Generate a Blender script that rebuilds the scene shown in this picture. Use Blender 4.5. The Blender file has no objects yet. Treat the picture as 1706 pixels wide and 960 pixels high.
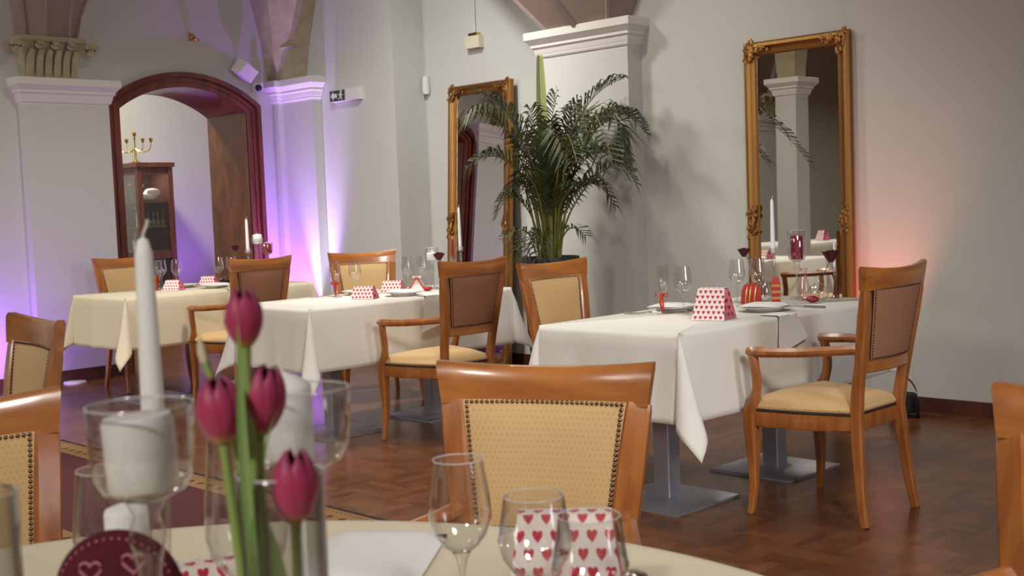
import bpy, bmesh, math, random
from mathutils import Vector, Matrix, noise
from math import sin, cos, pi, radians, atan, atan2, sqrt
random.seed(7)
C = bpy.context.scene.collection
scene = bpy.context.scene
PI = pi

# ------------------------------------------------------------------ camera, world, lights, exposure
# room axes: +x runs right along the mirror wall, +y runs into the mirror wall
cam_d = bpy.data.cameras.new('camera'); cam = bpy.data.objects.new('camera', cam_d); C.objects.link(cam)
cam_d.sensor_width = 36.0; cam_d.lens = 2000 / 1706 * 36.0
cam_d.clip_start = 0.05; cam_d.clip_end = 100
cam_d.dof.use_dof = True; cam_d.dof.focus_distance = 5.2; cam_d.dof.aperture_fstop = 9.0
TH, PITCH, ROLL = radians(45), atan(136.5 / 2000), atan(0.039)
f_h = Vector((-sin(TH), cos(TH), 0)); r0 = Vector((cos(TH), sin(TH), 0))
fwd = f_h * cos(PITCH) + Vector((0, 0, -sin(PITCH)))
up0 = f_h * sin(PITCH) + Vector((0, 0, cos(PITCH)))
right = r0 * cos(ROLL) - up0 * sin(ROLL)
upv = r0 * sin(ROLL) + up0 * cos(ROLL)
M = Matrix((right, upv, -fwd)).transposed().to_4x4(); M.translation = (0, 0, 1.30)
cam.matrix_world = M
scene.camera = cam

scene.view_settings.view_transform = 'Standard'; scene.view_settings.look = 'None'
scene.cycles.transparent_max_bounces = 40
scene.view_settings.exposure = 0.0; scene.view_settings.gamma = 1.0
scene.view_settings.use_curve_mapping = False

w = bpy.data.worlds.new('world'); scene.world = w; w.use_nodes = True
w.node_tree.nodes['Background'].inputs[0].default_value = (0.80, 0.74, 0.70, 1)
w.node_tree.nodes['Background'].inputs[1].default_value = 0.05

def area(name, loc, size, power, col, target=None, spread=180):
    l = bpy.data.lights.new(name, 'AREA'); l.energy = power; l.color = col; l.size = size; l.shape = 'DISK'
    l.spread = radians(spread)
    o = bpy.data.objects.new(name, l); C.objects.link(o); o.location = loc
    if target is not None:
        o.rotation_euler = (Vector(target) - Vector(loc)).to_track_quat('-Z', 'Y').to_euler()
    return o
def spot(name, loc, target, power, col, angle=60, blend=0.8, rad=0.04):
    l = bpy.data.lights.new(name, 'SPOT'); l.energy = power; l.color = col; l.spot_size = radians(angle)
    l.spot_blend = blend; l.shadow_soft_size = rad
    o = bpy.data.objects.new(name, l); C.objects.link(o); o.location = loc
    o.rotation_euler = (Vector(target) - Vector(loc)).to_track_quat('-Z', 'Y').to_euler()
    return o
WARM = (1.0, 0.97, 0.86); COOL = (0.93, 0.97, 1.0)
LIGHTS = [((-6.4, 4.6, 3.8), 68), ((-3.9, 3.9, 3.8), 20), ((-7.4, 1.2, 3.8), 56), ((-6.4, -2.8, 3.8), 40), ((0.0, -2.6, 3.6), 150)]
for i, (loc, p) in enumerate(LIGHTS): area('unseen_overhead_light', loc, 0.5, p, WARM, None, 118 if i == 1 else 145)  # unseen overhead lights; the rear ones added to brighten foreground and mirrored wall
area('right_hand_fill', (3.6, 3.0, 1.9), 1.6, 16, (0.95, 0.95, 1.0), (-5, 4.2, 0.6), 70)  # unseen fill added to brighten faces turned to the right
area('rear_hall_fill', (-4.0, -6.5, 4.2), 1.6, 26, (1.0, 0.96, 0.90), (-5.2, 3.8, 0.3), 60)  # added fill from behind the camera for cloth fronts and back walls
area('left_hall_fill', (-8.6, -3.5, 3.6), 1.0, 20, (1.0, 0.96, 0.90), (-8.0, 5.0, 1.4), 60)  # added fill that lifts the left wall around the arch
area('near_camera_fill', (0.9, 0.9, 3.2), 0.8, 29, (1.0, 0.96, 0.90), (-3.2, 3.4, 0.7), 80)  # added fill right of the camera, no fixture modelled
area('side_room_lamp', (-11.6, 5.6, 3.9), 0.5, 135, WARM)
spot('unseen_niche_spot', (-6.2, 4.7, 4.3), (-7.3, 7.0, 1.9), 235, COOL, 80, 1.0, 0.1)  # unseen spot put in to keep the niche bright
spot('mirror_wall_fill', (-4.9, 4.3, 4.3), (-5.0, 6.65, 2.0), 110, (1.0, 0.98, 0.88), 74, 1.0, 0.1)  # added spot that brightens the wall behind palm and mirror
VIO = (0.34, 0.08, 1.0); LAV = (0.70, 0.62, 1.0); RED = (1.0, 0.13, 0.07)
spot('violet_uplight_corner', (-8.98, 6.40, 0.20), (-9.06, 6.70, 2.4), 260, LAV, 34, 1.0, 0.03)
spot('violet_uplight_wide', (-9.05, 6.20, 0.20), (-9.55, 6.50, 1.35), 250, VIO, 92, 1.0, 0.03)
spot('violet_uplight_left', (-9.20, 3.55, 0.20), (-9.6, 4.0, 0.5), 46, VIO, 140, 1.0, 0.03)
spot('violet_uplight_side_room', (-12.2, 7.35, 0.20), (-12.9, 7.5, 1.2), 70, VIO, 100, 1.0, 0.03)
spot('red_uplight', (-3.50, 6.40, 0.16), (-3.56, 6.65, 1.9), 48, RED, 70, 1.0, 0.03)
spot('rose_uplight', (-3.40, 6.38, 0.16), (-3.42, 6.66, 2.3), 21, (1.0, 0.66, 0.52), 50, 1.0, 0.03)

# ------------------------------------------------------------------ materials
def lin(c):
    return tuple(((v / 255) / 12.92 if v / 255 <= 0.04045 else (((v / 255) + 0.055) / 1.055) ** 2.4) for v in c) + (1.0,)
MATS = {}
def pmat(name, rgb, rough=0.5, metal=0.0, bump=0.0, bscale=60, var=0.0, vscale=6, coat=0.0, spec=0.5, sheen=0.0):
    m = bpy.data.materials.new(name); m.use_nodes = True; nt = m.node_tree; b = nt.nodes['Principled BSDF']
    col = lin(rgb); b.inputs['Base Color'].default_value = col
    b.inputs['Roughness'].default_value = rough; b.inputs['Metallic'].default_value = metal
    b.inputs['Coat Weight'].default_value = coat; b.inputs['Specular IOR Level'].default_value = spec
    b.inputs['Sheen Weight'].default_value = sheen
    tc = nt.nodes.new('ShaderNodeTexCoord')
    if var > 0:
        n = nt.nodes.new('ShaderNodeTexNoise'); n.inputs['Scale'].default_value = vscale; n.inputs['Detail'].default_value = 5
        r = nt.nodes.new('ShaderNodeValToRGB')
        r.color_ramp.elements[0].position = 0.3; r.color_ramp.elements[1].position = 0.7
        r.color_ramp.elements[0].color = tuple(v * (1 - var) for v in col[:3]) + (1,)
        r.color_ramp.elements[1].color = tuple(min(1, v * (1 + var)) for v in col[:3]) + (1,)
        nt.links.new(tc.outputs['Object'], n.inputs['Vector']); nt.links.new(n.outputs['Fac'], r.inputs[0])
        nt.links.new(r.outputs[0], b.inputs['Base Color'])
    if bump > 0:
        n = nt.nodes.new('ShaderNodeTexNoise'); n.inputs['Scale'].default_value = bscale; n.inputs['Detail'].default_value = 4
        bp = nt.nodes.new('ShaderNodeBump'); bp.inputs['Strength'].default_value = bump; bp.inputs['Distance'].default_value = 0.01
        nt.links.new(tc.outputs['Object'], n.inputs['Vector']); nt.links.new(n.outputs['Fac'], bp.inputs['Height'])
        nt.links.new(bp.outputs[0], b.inputs['Normal'])
    MATS[name] = m; return m
def N(nt, t, **kw):
    n = nt.nodes.new(t)
    for k, v in kw.items(): setattr(n, k, v)
    return n
def math_(nt, op, a, b=None, c=None):
    n = nt.nodes.new('ShaderNodeMath'); n.operation = op
    for i, v in enumerate((a, b, c)):
        if v is None: continue
        if isinstance(v, (int, float)): n.inputs[i].default_value = v
        else: nt.links.new(v, n.inputs[i])
    return n.outputs[0]
def wood(name, c1, c2, rough, scale=(14, 14, 1.6), coat=0.0):
    m = bpy.data.materials.new(name); m.use_nodes = True; nt = m.node_tree; b = nt.nodes['Principled BSDF']
    tc = N(nt, 'ShaderNodeTexCoord'); mp = N(nt, 'ShaderNodeMapping'); mp.inputs['Scale'].default_value = scale
    nz = N(nt, 'ShaderNodeTexNoise'); nz.inputs['Scale'].default_value = 2.2; nz.inputs['Detail'].default_value = 6; nz.inputs['Distortion'].default_value = 0.6
    r = N(nt, 'ShaderNodeValToRGB'); r.color_ramp.elements[0].position = 0.32; r.color_ramp.elements[1].position = 0.7
    r.color_ramp.elements[0].color = lin(c1); r.color_ramp.elements[1].color = lin(c2)
    nt.links.new(tc.outputs['Object'], mp.inputs[0]); nt.links.new(mp.outputs[0], nz.inputs['Vector'])
    nt.links.new(nz.outputs['Fac'], r.inputs[0]); nt.links.new(r.outputs[0], b.inputs['Base Color'])
    b.inputs['Roughness'].default_value = rough; b.inputs['Coat Weight'].default_value = coat; b.inputs['Coat Roughness'].default_value = 0.12
    MATS[name] = m; return m
def glassy(name, tint=(1, 1, 1), ior=1.5, gloss=0.03, boost=1.0):
    """thin clear sheet: transparent with a Fresnel reflection"""
    m = bpy.data.materials.new(name); m.use_nodes = True; nt = m.node_tree
    for n in list(nt.nodes):
        if n.type == 'BSDF_PRINCIPLED': nt.nodes.remove(n)
    out = [n for n in nt.nodes if n.type == 'OUTPUT_MATERIAL'][0]
    t = N(nt, 'ShaderNodeBsdfTransparent'); t.inputs[0].default_value = tuple(tint) + (1,)
    g = N(nt, 'ShaderNodeBsdfGlossy'); g.inputs['Roughness'].default_value = gloss
    fr = N(nt, 'ShaderNodeLayerWeight'); fr.inputs['Blend'].default_value = 0.5
    f2 = math_(nt, 'ADD', math_(nt, 'MULTIPLY', math_(nt, 'POWER', fr.outputs['Facing'], 3.0), 0.80 * boost), 0.075 * boost)
    mx = N(nt, 'ShaderNodeMixShader'); nt.links.new(f2, mx.inputs[0])
    nt.links.new(t.outputs[0], mx.inputs[1]); nt.links.new(g.outputs[0], mx.inputs[2]); nt.links.new(mx.outputs[0], out.inputs[0])
    MATS[name] = m; return m

pmat('wall_paint', (194, 192, 186), 0.85, bump=0.05, bscale=40)
pmat('white_stucco', (214, 208, 202), 0.8)
pmat('stone_stucco', (168, 156, 128), 0.9, bump=0.25, bscale=30, var=0.12, vscale=9)
pmat('vault_stucco', (150, 130, 122), 0.9, bump=0.2, bscale=14, var=0.08, vscale=4)
pmat('ceiling_paint', (196, 186, 176), 0.9)
wood('chair_wood', (140, 80, 38), (174, 108, 53), 0.30, coat=0.4)
wood('rail_wood', (142, 82, 38), (178, 112, 54), 0.28, (1.8, 14, 10), 0.5)
wood('skirting_wood', (66, 34, 26), (92, 52, 40), 0.4, (3, 3, 3))
wood('door_wood', (74, 26, 20), (118, 48, 32), 0.32, (8, 8, 1.2), 0.4)
wood('door_panel_wood', (92, 46, 24), (140, 78, 44), 0.33, (4, 4, 2.2), 0.4)
wood('cabinet_wood', (82, 44, 38), (110, 66, 54), 0.4)
wood('table_wood', (52, 26, 18), (78, 42, 28), 0.45)
pmat('rear_fabric', (150, 104, 78), 0.75, bump=0.05, bscale=300)
pmat('dark_piping', (52, 32, 22), 0.6)
pmat('nail_bronze', (128, 96, 84), 0.25, 1.0)
pmat('white_cloth', (228, 224, 216), 0.85, bump=0.03, bscale=220, sheen=0.1)
pmat('cream_cloth', (214, 202, 176), 0.85, bump=0.03, bscale=220, sheen=0.1)
pmat('napkin_cloth', (226, 226, 226), 0.85)
pmat('porcelain', (226, 222, 218), 0.15)
pmat('steel', (176, 176, 186), 0.42, 0.75)
pmat('cutlery_steel', (176, 170, 164), 0.2, 1.0)
pmat('gilt', (158, 114, 66), 0.42, 1.0, bump=0.12, bscale=70)
pmat('pot_black', (26, 24, 34), 0.45)
pmat('soil', (46, 34, 24), 0.95)
pmat('leaf_green', (54, 62, 28), 0.5, var=0.25, vscale=3)
pmat('stem_green', (120, 118, 50), 0.5, var=0.2, vscale=8)
pmat('spear_green', (158, 164, 98), 0.5)
pmat('white_wax', (244, 243, 244), 0.5, spec=0.3)
pmat('red_wax', (138, 24, 54), 0.45)
pmat('wick', (226, 222, 210), 0.8)
pmat('ribbon_red', (206, 62, 36), 0.5)
pmat('gift_red', (176, 34, 36), 0.5)
pmat('gift_gold', (190, 150, 84), 0.4, 0.6)
pmat('rose_red', (78, 8, 22), 0.7)
pmat('rose_stem', (70, 78, 44), 0.6)
pmat('maroon_felt', (84, 12, 34), 0.9)
pmat('pink_thread', (196, 122, 138), 0.8)
pmat('tulip_stem', (146, 168, 96), 0.5)
pmat('tulip_leaf', (132, 160, 96), 0.5, var=0.15, vscale=8)
pmat('plastic_white', (214, 210, 206), 0.5)
pmat('lens_dark', (20, 18, 40), 0.15)
pmat('sign_dark', (64, 68, 58), 0.5)
pmat('amber_glassware', (168, 82, 40), 0.2)
pmat('rug_maroon', (76, 22, 26), 0.95, bump=0.2, bscale=200, var=0.12, vscale=30)
pmat('rug_gold', (132, 98, 56), 0.95, bump=0.2, bscale=200)
pmat('rug_dark', (46, 18, 16), 0.95)
pmat('brass', (206, 168, 80), 0.25, 1.0)
pmat('mirror_silver', (228, 228, 222), 0.01, 1.0)
pmat('led_body', (24, 24, 28), 0.5)
pmat('bottle_dark', (40, 44, 34), 0.2)
glassy('clear_glass', (0.985, 0.985, 0.985), 1.5, 0.03, 1.9)
glassy('rim_glint_glass', (0.97, 0.97, 0.97), 1.5, 0.08, 1.5)
def rim_glint():
    m = MATS['rim_glint_glass']; nt = m.node_tree; out = [n for n in nt.nodes if n.type == 'OUTPUT_MATERIAL'][0]
    src = out.inputs[0].links[0].from_socket
    d = N(nt, 'ShaderNodeBsdfDiffuse'); d.inputs[0].default_value = (.92, .88, .90, 1)
    mx = N(nt, 'ShaderNodeMixShader'); mx.inputs[0].default_value = 0.38  # pale diffuse stands in for light caught along the rim
    nt.links.new(src, mx.inputs[1]); nt.links.new(d.outputs[0], mx.inputs[2]); nt.links.new(mx.outputs[0], out.inputs[0])
rim_glint()
glassy('pane_glass', (0.97, 0.97, 0.97), 1.5, 0.02, 1.0)
glassy('pink_glass', (0.97, 0.86, 0.86), 1.5, 0.03, 1.5)
glassy('red_glass', (0.75, 0.10, 0.16), 1.5, 0.03, 1.5)

def fabric_dots():
    m = bpy.data.materials.new('dotted_fabric'); m.use_nodes = True; nt = m.node_tree; b = nt.nodes['Principled BSDF']
    tc = N(nt, 'ShaderNodeTexCoord'); mp = N(nt, 'ShaderNodeMapping'); mp.inputs['Scale'].default_value = (1, 1, 1)
    sp = N(nt, 'ShaderNodeSeparateXYZ'); nt.links.new(tc.outputs['UV'], mp.inputs[0]); nt.links.new(mp.outputs[0], sp.inputs[0])
    S = 0.0125
    u = math_(nt, 'DIVIDE', sp.outputs[0], S); v = math_(nt, 'DIVIDE', sp.outputs[1], S)
    row = math_(nt, 'FLOOR', v); odd = math_(nt, 'MULTIPLY', math_(nt, 'MODULO', math_(nt, 'ABSOLUTE', row), 2.0), 0.5)
    uu = math_(nt, 'SUBTRACT', math_(nt, 'FRACT', math_(nt, 'ADD', u, odd)), 0.5)
    vv = math_(nt, 'SUBTRACT', math_(nt, 'FRACT', v), 0.5)
    d = math_(nt, 'SQRT', math_(nt, 'ADD', math_(nt, 'MULTIPLY', uu, uu), math_(nt, 'MULTIPLY', vv, vv)))
    k = math_(nt, 'LESS_THAN', d, 0.15)
    mx = N(nt, 'ShaderNodeMix', data_type='RGBA')
    mx.inputs['A'].default_value = lin((200, 166, 116)); mx.inputs['B'].default_value = lin((184, 142, 94))
    nt.links.new(k, mx.inputs['Factor']); nt.links.new(mx.outputs['Result'], b.inputs['Base Color'])
    b.inputs['Roughness'].default_value = 0.8; b.inputs['Sheen Weight'].default_value = 0.1
    MATS['dotted_fabric'] = m
fabric_dots()
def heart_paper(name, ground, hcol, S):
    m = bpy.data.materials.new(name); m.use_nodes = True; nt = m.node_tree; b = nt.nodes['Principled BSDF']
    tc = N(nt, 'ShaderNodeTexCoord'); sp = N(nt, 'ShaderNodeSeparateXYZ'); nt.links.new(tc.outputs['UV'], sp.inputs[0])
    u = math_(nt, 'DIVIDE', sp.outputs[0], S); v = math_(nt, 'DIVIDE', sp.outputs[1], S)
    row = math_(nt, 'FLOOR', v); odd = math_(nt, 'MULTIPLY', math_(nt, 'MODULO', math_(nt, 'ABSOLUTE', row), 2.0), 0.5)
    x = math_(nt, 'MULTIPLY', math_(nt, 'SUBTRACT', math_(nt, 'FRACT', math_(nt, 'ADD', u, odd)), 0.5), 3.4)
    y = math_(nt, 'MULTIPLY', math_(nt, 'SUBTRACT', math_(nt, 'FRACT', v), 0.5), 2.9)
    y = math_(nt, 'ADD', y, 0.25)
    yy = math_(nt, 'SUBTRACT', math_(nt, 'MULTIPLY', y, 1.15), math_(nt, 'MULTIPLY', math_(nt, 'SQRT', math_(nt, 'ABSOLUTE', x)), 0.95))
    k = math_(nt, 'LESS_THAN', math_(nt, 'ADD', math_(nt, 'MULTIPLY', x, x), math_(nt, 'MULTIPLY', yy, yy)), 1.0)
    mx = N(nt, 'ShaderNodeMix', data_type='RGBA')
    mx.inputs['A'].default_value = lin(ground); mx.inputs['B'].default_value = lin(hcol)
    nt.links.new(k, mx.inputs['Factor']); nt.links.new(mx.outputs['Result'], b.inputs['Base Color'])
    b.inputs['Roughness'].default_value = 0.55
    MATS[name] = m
heart_paper('heart_paper', (236, 222, 220), (190, 34, 58), 0.023)
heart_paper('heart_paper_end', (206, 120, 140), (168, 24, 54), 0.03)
def parquet():
    m = bpy.data.materials.new('parquet'); m.use_nodes = True; nt = m.node_tree; b = nt.nodes['Principled BSDF']
    tc = N(nt, 'ShaderNodeTexCoord'); mp = N(nt, 'ShaderNodeMapping'); mp.inputs['Rotation'].default_value = (0, 0, radians(0))
    sp = N(nt, 'ShaderNodeSeparateXYZ'); nt.links.new(tc.outputs['Object'], mp.inputs[0]); nt.links.new(mp.outputs[0], sp.inputs[0])
    CS, PW = 0.24, 0.048
    cx = math_(nt, 'FLOOR', math_(nt, 'DIVIDE', sp.outputs[0], CS)); cy = math_(nt, 'FLOOR', math_(nt, 'DIVIDE', sp.outputs[1], CS))
    par = math_(nt, 'MODULO', math_(nt, 'ABSOLUTE', math_(nt, 'ADD', cx, cy)), 2.0)
    mxp = N(nt, 'ShaderNodeMix'); nt.links.new(par, mxp.inputs[0]); nt.links.new(sp.outputs[0], mxp.inputs[2]); nt.links.new(sp.outputs[1], mxp.inputs[3])
    q = math_(nt, 'DIVIDE', mxp.outputs[0], PW); idp = math_(nt, 'FLOOR', q); fr = math_(nt, 'FRACT', q)
    cb = N(nt, 'ShaderNodeCombineXYZ'); nt.links.new(cx, cb.inputs[0]); nt.links.new(cy, cb.inputs[1]); nt.links.new(idp, cb.inputs[2])
    wn = N(nt, 'ShaderNodeTexWhiteNoise'); nt.links.new(cb.outputs[0], wn.inputs[0])
    nz = N(nt, 'ShaderNodeTexNoise'); nz.inputs['Scale'].default_value = 9; nz.inputs['Detail'].default_value = 6
    nt.links.new(tc.outputs['Object'], nz.inputs['Vector'])
    v = math_(nt, 'ADD', math_(nt, 'MULTIPLY', wn.outputs['Value'], 0.38), math_(nt, 'MULTIPLY', nz.outputs['Fac'], 0.70))
    r = N(nt, 'ShaderNodeValToRGB'); r.color_ramp.elements[0].position = 0.15; r.color_ramp.elements[1].position = 0.95
    r.color_ramp.elements[0].color = lin((76, 44, 28)); r.color_ramp.elements[1].color = lin((126, 80, 50))
    nt.links.new(v, r.inputs[0]); nt.links.new(r.outputs[0], b.inputs['Base Color'])
    edge = math_(nt, 'LESS_THAN', math_(nt, 'ABSOLUTE', math_(nt, 'SUBTRACT', fr, 0.5)), 0.47)
    bp = N(nt, 'ShaderNodeBump'); bp.inputs['Strength'].default_value = 0.25; bp.inputs['Distance'].default_value = 0.002
    hh = math_(nt, 'ADD', edge, math_(nt, 'MULTIPLY', nz.outputs['Fac'], 0.5))
    nt.links.new(hh, bp.inputs['Height']); nt.links.new(bp.outputs[0], b.inputs['Normal'])
    b.inputs['Roughness'].default_value = 0.24; b.inputs['Specular IOR Level'].default_value = 0.22
    MATS['parquet'] = m
parquet()
def tulip_mat():
    m = bpy.data.materials.new('tulip_petal'); m.use_nodes = True; nt = m.node_tree; b = nt.nodes['Principled BSDF']
    tc = N(nt, 'ShaderNodeTexCoord'); sp = N(nt, 'ShaderNodeSeparateXYZ'); nt.links.new(tc.outputs['UV'], sp.inputs[0])
    wv = N(nt, 'ShaderNodeTexNoise'); wv.inputs['Scale'].default_value = 5
    mp = N(nt, 'ShaderNodeMapping'); mp.inputs['Scale'].default_value = (14, 1, 1); nt.links.new(tc.outputs['UV'], mp.inputs[0]); nt.links.new(mp.outputs[0], wv.inputs['Vector'])
    r = N(nt, 'ShaderNodeValToRGB'); e = r.color_ramp.elements
    e[0].position = 0.0; e[0].color = lin((204, 176, 74)); e[1].position = 0.14; e[1].color = lin((186, 56, 96))
    n3 = r.color_ramp.elements.new(0.75); n3.color = lin((174, 48, 98)); n4 = r.color_ramp.elements.new(1.0); n4.color = lin((146, 36, 88))
    nt.links.new(math_(nt, 'ADD', sp.outputs[1], math_(nt, 'MULTIPLY', math_(nt, 'SUBTRACT', wv.outputs['Fac'], 0.5), 0.25)), r.inputs[0])
    nt.links.new(r.outputs[0], b.inputs['Base Color']); b.inputs['Roughness'].default_value = 0.5
    b.inputs['Sheen Weight'].default_value = 0.2
    MATS['tulip_petal'] = m
tulip_mat()

# ------------------------------------------------------------------ mesh helpers
class MB:
    def __init__(s): s.v = []; s.f = []; s.uv = []
    def add(s, vs, fs, uvs=None):
        n = len(s.v); s.v += [tuple(p) for p in vs]; s.f += [tuple(i + n for i in f) for f in fs]
        s.uv += list(uvs) if uvs else [(0, 0)] * len(vs)
        return s
    def box(s, x0, y0, z0, x1, y1, z1):
        vs = [(x, y, z) for z in (z0, z1) for y in (y0, y1) for x in (x0, x1)]
        return s.add(vs, [(0, 2, 3, 1), (4, 5, 7, 6), (0, 1, 5, 4), (2, 6, 7, 3), (0, 4, 6, 2), (1, 3, 7, 5)])
    def rings(s, R, close=True, caps=True):
        n = len(R[0]); vs = [p for r in R for p in r]; fs = []
        for i in range(len(R) - 1):
            for j in range(n if close else n - 1):
                k = (j + 1) % n
                fs.append((i * n + j, i * n + k, (i + 1) * n + k, (i + 1) * n + j))
        if caps:
            fs.append(tuple(range(n - 1, -1, -1))); fs.append(tuple(range((len(R) - 1) * n, len(R) * n)))
        return s.add(vs, fs)
    def lathe(s, prof, n=24, c=(0, 0, 0), caps=False):
        R = [[(c[0] + r * cos(2 * PI * k / n), c[1] + r * sin(2 * PI * k / n), c[2] + z) for k in range(n)] for r, z in prof]
        return s.rings(R, True, caps)
    def sweep(s, pts, sizes, up=(0, 0, 1), nr=8, rnd=0.35, caps=True, ups=None):
        pts = [Vector(p) for p in pts]; R = []
        for i, p in enumerate(pts):
            t = (pts[min(i + 1, len(pts) - 1)] - pts[max(i - 1, 0)]).normalized()
            u = Vector(ups[i] if ups else up); sd = t.cross(u).normalized(); uv = sd.cross(t).normalized()
            w_, h_ = sizes[i] if isinstance(sizes, list) else sizes
            a, b = w_ / 2, h_ / 2; q = rnd * min(a, b)
            if nr == 8:
                sec = [(a, -b + q), (a, b - q), (a - q, b), (-a + q, b), (-a, b - q), (-a, -b + q), (-a + q, -b), (a - q, -b)]
            else:
                sec = [(a * cos(2 * PI * k / nr), b * sin(2 * PI * k / nr)) for k in range(nr)]
            R.append([p + sd * x + uv * y for x, y in sec])
        return s.rings(R, True, caps)
    def tube(s, pts, r, n=8, caps=True):
        rs = r if isinstance(r, list) else [r] * len(pts)
        d = (Vector(pts[-1]) - Vector(pts[0])).normalized()
        up = (0, 0, 1) if abs(d.z) < 0.9 else (0, 1, 0.01)
        return s.sweep(pts, [(2 * q, 2 * q) for q in rs], up, n if n != 8 else 10, 0, caps)
    def grid(s, fn, nu, nv, uvfn=None):
        vs = []; uv = []
        for j in range(nv + 1):
            for i in range(nu + 1):
                a, b = i / nu, j / nv; vs.append(tuple(fn(a, b))); uv.append(uvfn(a, b) if uvfn else (a, b))
        W = nu + 1
        fs = [(j * W + i, j * W + i + 1, (j + 1) * W + i + 1, (j + 1) * W + i) for j in range(nv) for i in range(nu)]
        return s.add(vs, fs, uv)
    def ball(s, c, r, nu=10, nv=6, half=False):
        rx, ry, rz = r if isinstance(r, tuple) else (r, r, r)
        lo = 0 if half else -PI / 2
        return s.lathe_xyz(c, rx, ry, rz, nu, nv, lo)
    def lathe_xyz(s, c, rx, ry, rz, nu, nv, lo):
        R = []
        for j in range(nv + 1):
            a = lo + (PI / 2 - lo) * j / nv; q = max(cos(a), 0.02)
            R.append([(c[0] + rx * q * cos(2 * PI * k / nu), c[1] + ry * q * sin(2 * PI * k / nu), c[2] + rz * sin(a)) for k in range(nu)])
        return s.rings(R, True, True)
    def mesh(s, name, m, angle=40):
        me = bpy.data.meshes.new(name); me.from_pydata(s.v, [], s.f); me.update()
        if m: me.materials.append(MATS[m])
        ul = me.uv_layers.new(name='UVMap')
        li = [0] * len(me.loops); me.loops.foreach_get('vertex_index', li)
        flat = []
        for i in li: flat += list(s.uv[i])
        ul.data.foreach_set('uv', flat)
        bm = bmesh.new(); bm.from_mesh(me); bmesh.ops.recalc_face_normals(bm, faces=bm.faces); bm.to_mesh(me); bm.free()
        me.polygons.foreach_set('use_smooth', [angle > 0] * len(me.polygons))
        if angle: me.set_sharp_from_angle(angle=radians(angle))
        return me
def link(name, me, parent=None, label=None):
    o = bpy.data.objects.new(name, me); C.objects.link(o)
    if parent is not None: o.parent = parent
    if label: o['label'] = label
    return o
def part(name, mb, m, parent=None, label=None, angle=40):
    return link(name, mb.mesh(name, m, angle), parent, label)
def thing(name, label, cat, loc=(0, 0, 0), rz=0, group=None, scale=1):
    o = bpy.data.objects.new(name, None); C.objects.link(o); o.empty_display_size = 0.1
    o.location = loc; o.rotation_euler = (0, 0, rz); o.scale = (scale,) * 3
    o['label'] = label; o['category'] = cat
    if group: o['group'] = group
    return o
def tag(o, label, cat, group=None):
    o['label'] = label; o['category'] = cat
    if group: o['group'] = group
    return o
def struct(name, mb, m, angle=30):
    o = part(name, mb, m, None, None, angle); o['kind'] = 'structure'; return o
def sempty(name):
    o = bpy.data.objects.new(name, None); C.objects.link(o); o['kind'] = 'structure'; return o
KIDS = {}
def kids(o): return [c for c in C.objects if c.parent == o]
def dup(root, loc, rz, label, group=None, scale=None):
    def cp(o, par):
        n = o.copy(); C.objects.link(n)
        if par is not None: n.parent = par
        for k in [c for c in list(C.objects) if c.parent == o]: cp(k, n)
        return n
    r = cp(root, None); r.location = loc; r.rotation_euler = (0, 0, rz); r['label'] = label
    if group: r['group'] = group
    if scale: r.scale = (scale,) * 3
    return r
def bez(p, n):
    out = []
    for i in range(n + 1):
        t = i / n; q = [Vector(a) for a in p]
        while len(q) > 1: q = [q[k].lerp(q[k + 1], t) for k in range(len(q) - 1)]
        out.append(q[0])
    return out
def rectring(x0, x1, y0, y1, z): return [(x0, y0, z), (x1, y0, z), (x1, y1, z), (x0, y1, z)]

# ------------------------------------------------------------------ the setting
XL, YM, YN, ZC = -9.6, 6.65, 7.0, 4.6
XR, YB = 4.0, -9.0
struct('floor', MB().box(-13.4, YB, -0.05, XR, 9.0, 0), 'parquet')
struct('ceiling', MB().box(-13.4, YB, ZC, XR, 9.0, ZC + 0.1), 'ceiling_paint')
# left wall, 0.66 m thick, with the arched opening
ya, yb, zs, rise = 4.92, 6.24, 2.27, 0.22
yc, hs = (ya + yb) / 2, (yb - ya) / 2
Rr = (hs * hs + rise * rise) / (2 * rise); zc0 = zs + rise - Rr
def arc(off, n=24, hw=None):
    h = (hw or hs) + off; r = Rr + off; a = math.asin(min(1, h / r))
    return [(yc + r * sin(-a + 2 * a * i / n), zc0 + r * cos(-a + 2 * a * i / n)) for i in range(n + 1)]
WT = 0.66
mb = MB(); mb.box(XL - WT, YB, 0, XL, ya, ZC); mb.box(XL - WT, yb, 0, XL, 8.9, ZC)
A = arc(0)
R = [[(XL, y, z), (XL, y, ZC), (XL - WT, y, ZC), (XL - WT, y, z)] for y, z in A]
mb.rings(R, True, True)
struct('wall_left', mb, 'wall_paint')
# mirror wall: flush part by the corner, niche, flush part to the right
mb = MB(); mb.box(XL, YM, 0, -7.98, YM + 0.6, ZC); mb.box(-7.98, YN, 0, -6.10, YN + 0.25, ZC); mb.box(-6.10, YM, 0, XR, YM + 0.6, ZC)
struct('wall_back', mb, 'wall_paint')
struct('wall_right', MB().box(XR, YB, 0, XR + 0.2, 9.0, ZC), 'wall_paint')
struct('wall_front', MB().box(-13.4, YB - 0.2, 0, XR, YB, ZC), 'wall_paint')
mb = MB(); mb.box(-13.4, YB, 0, -13.2, 9.0, ZC); mb.box(-13.2, 8.7, 0, XL - WT, 8.9, ZC)
struct('wall_side_room', mb, 'wall_paint')
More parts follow.
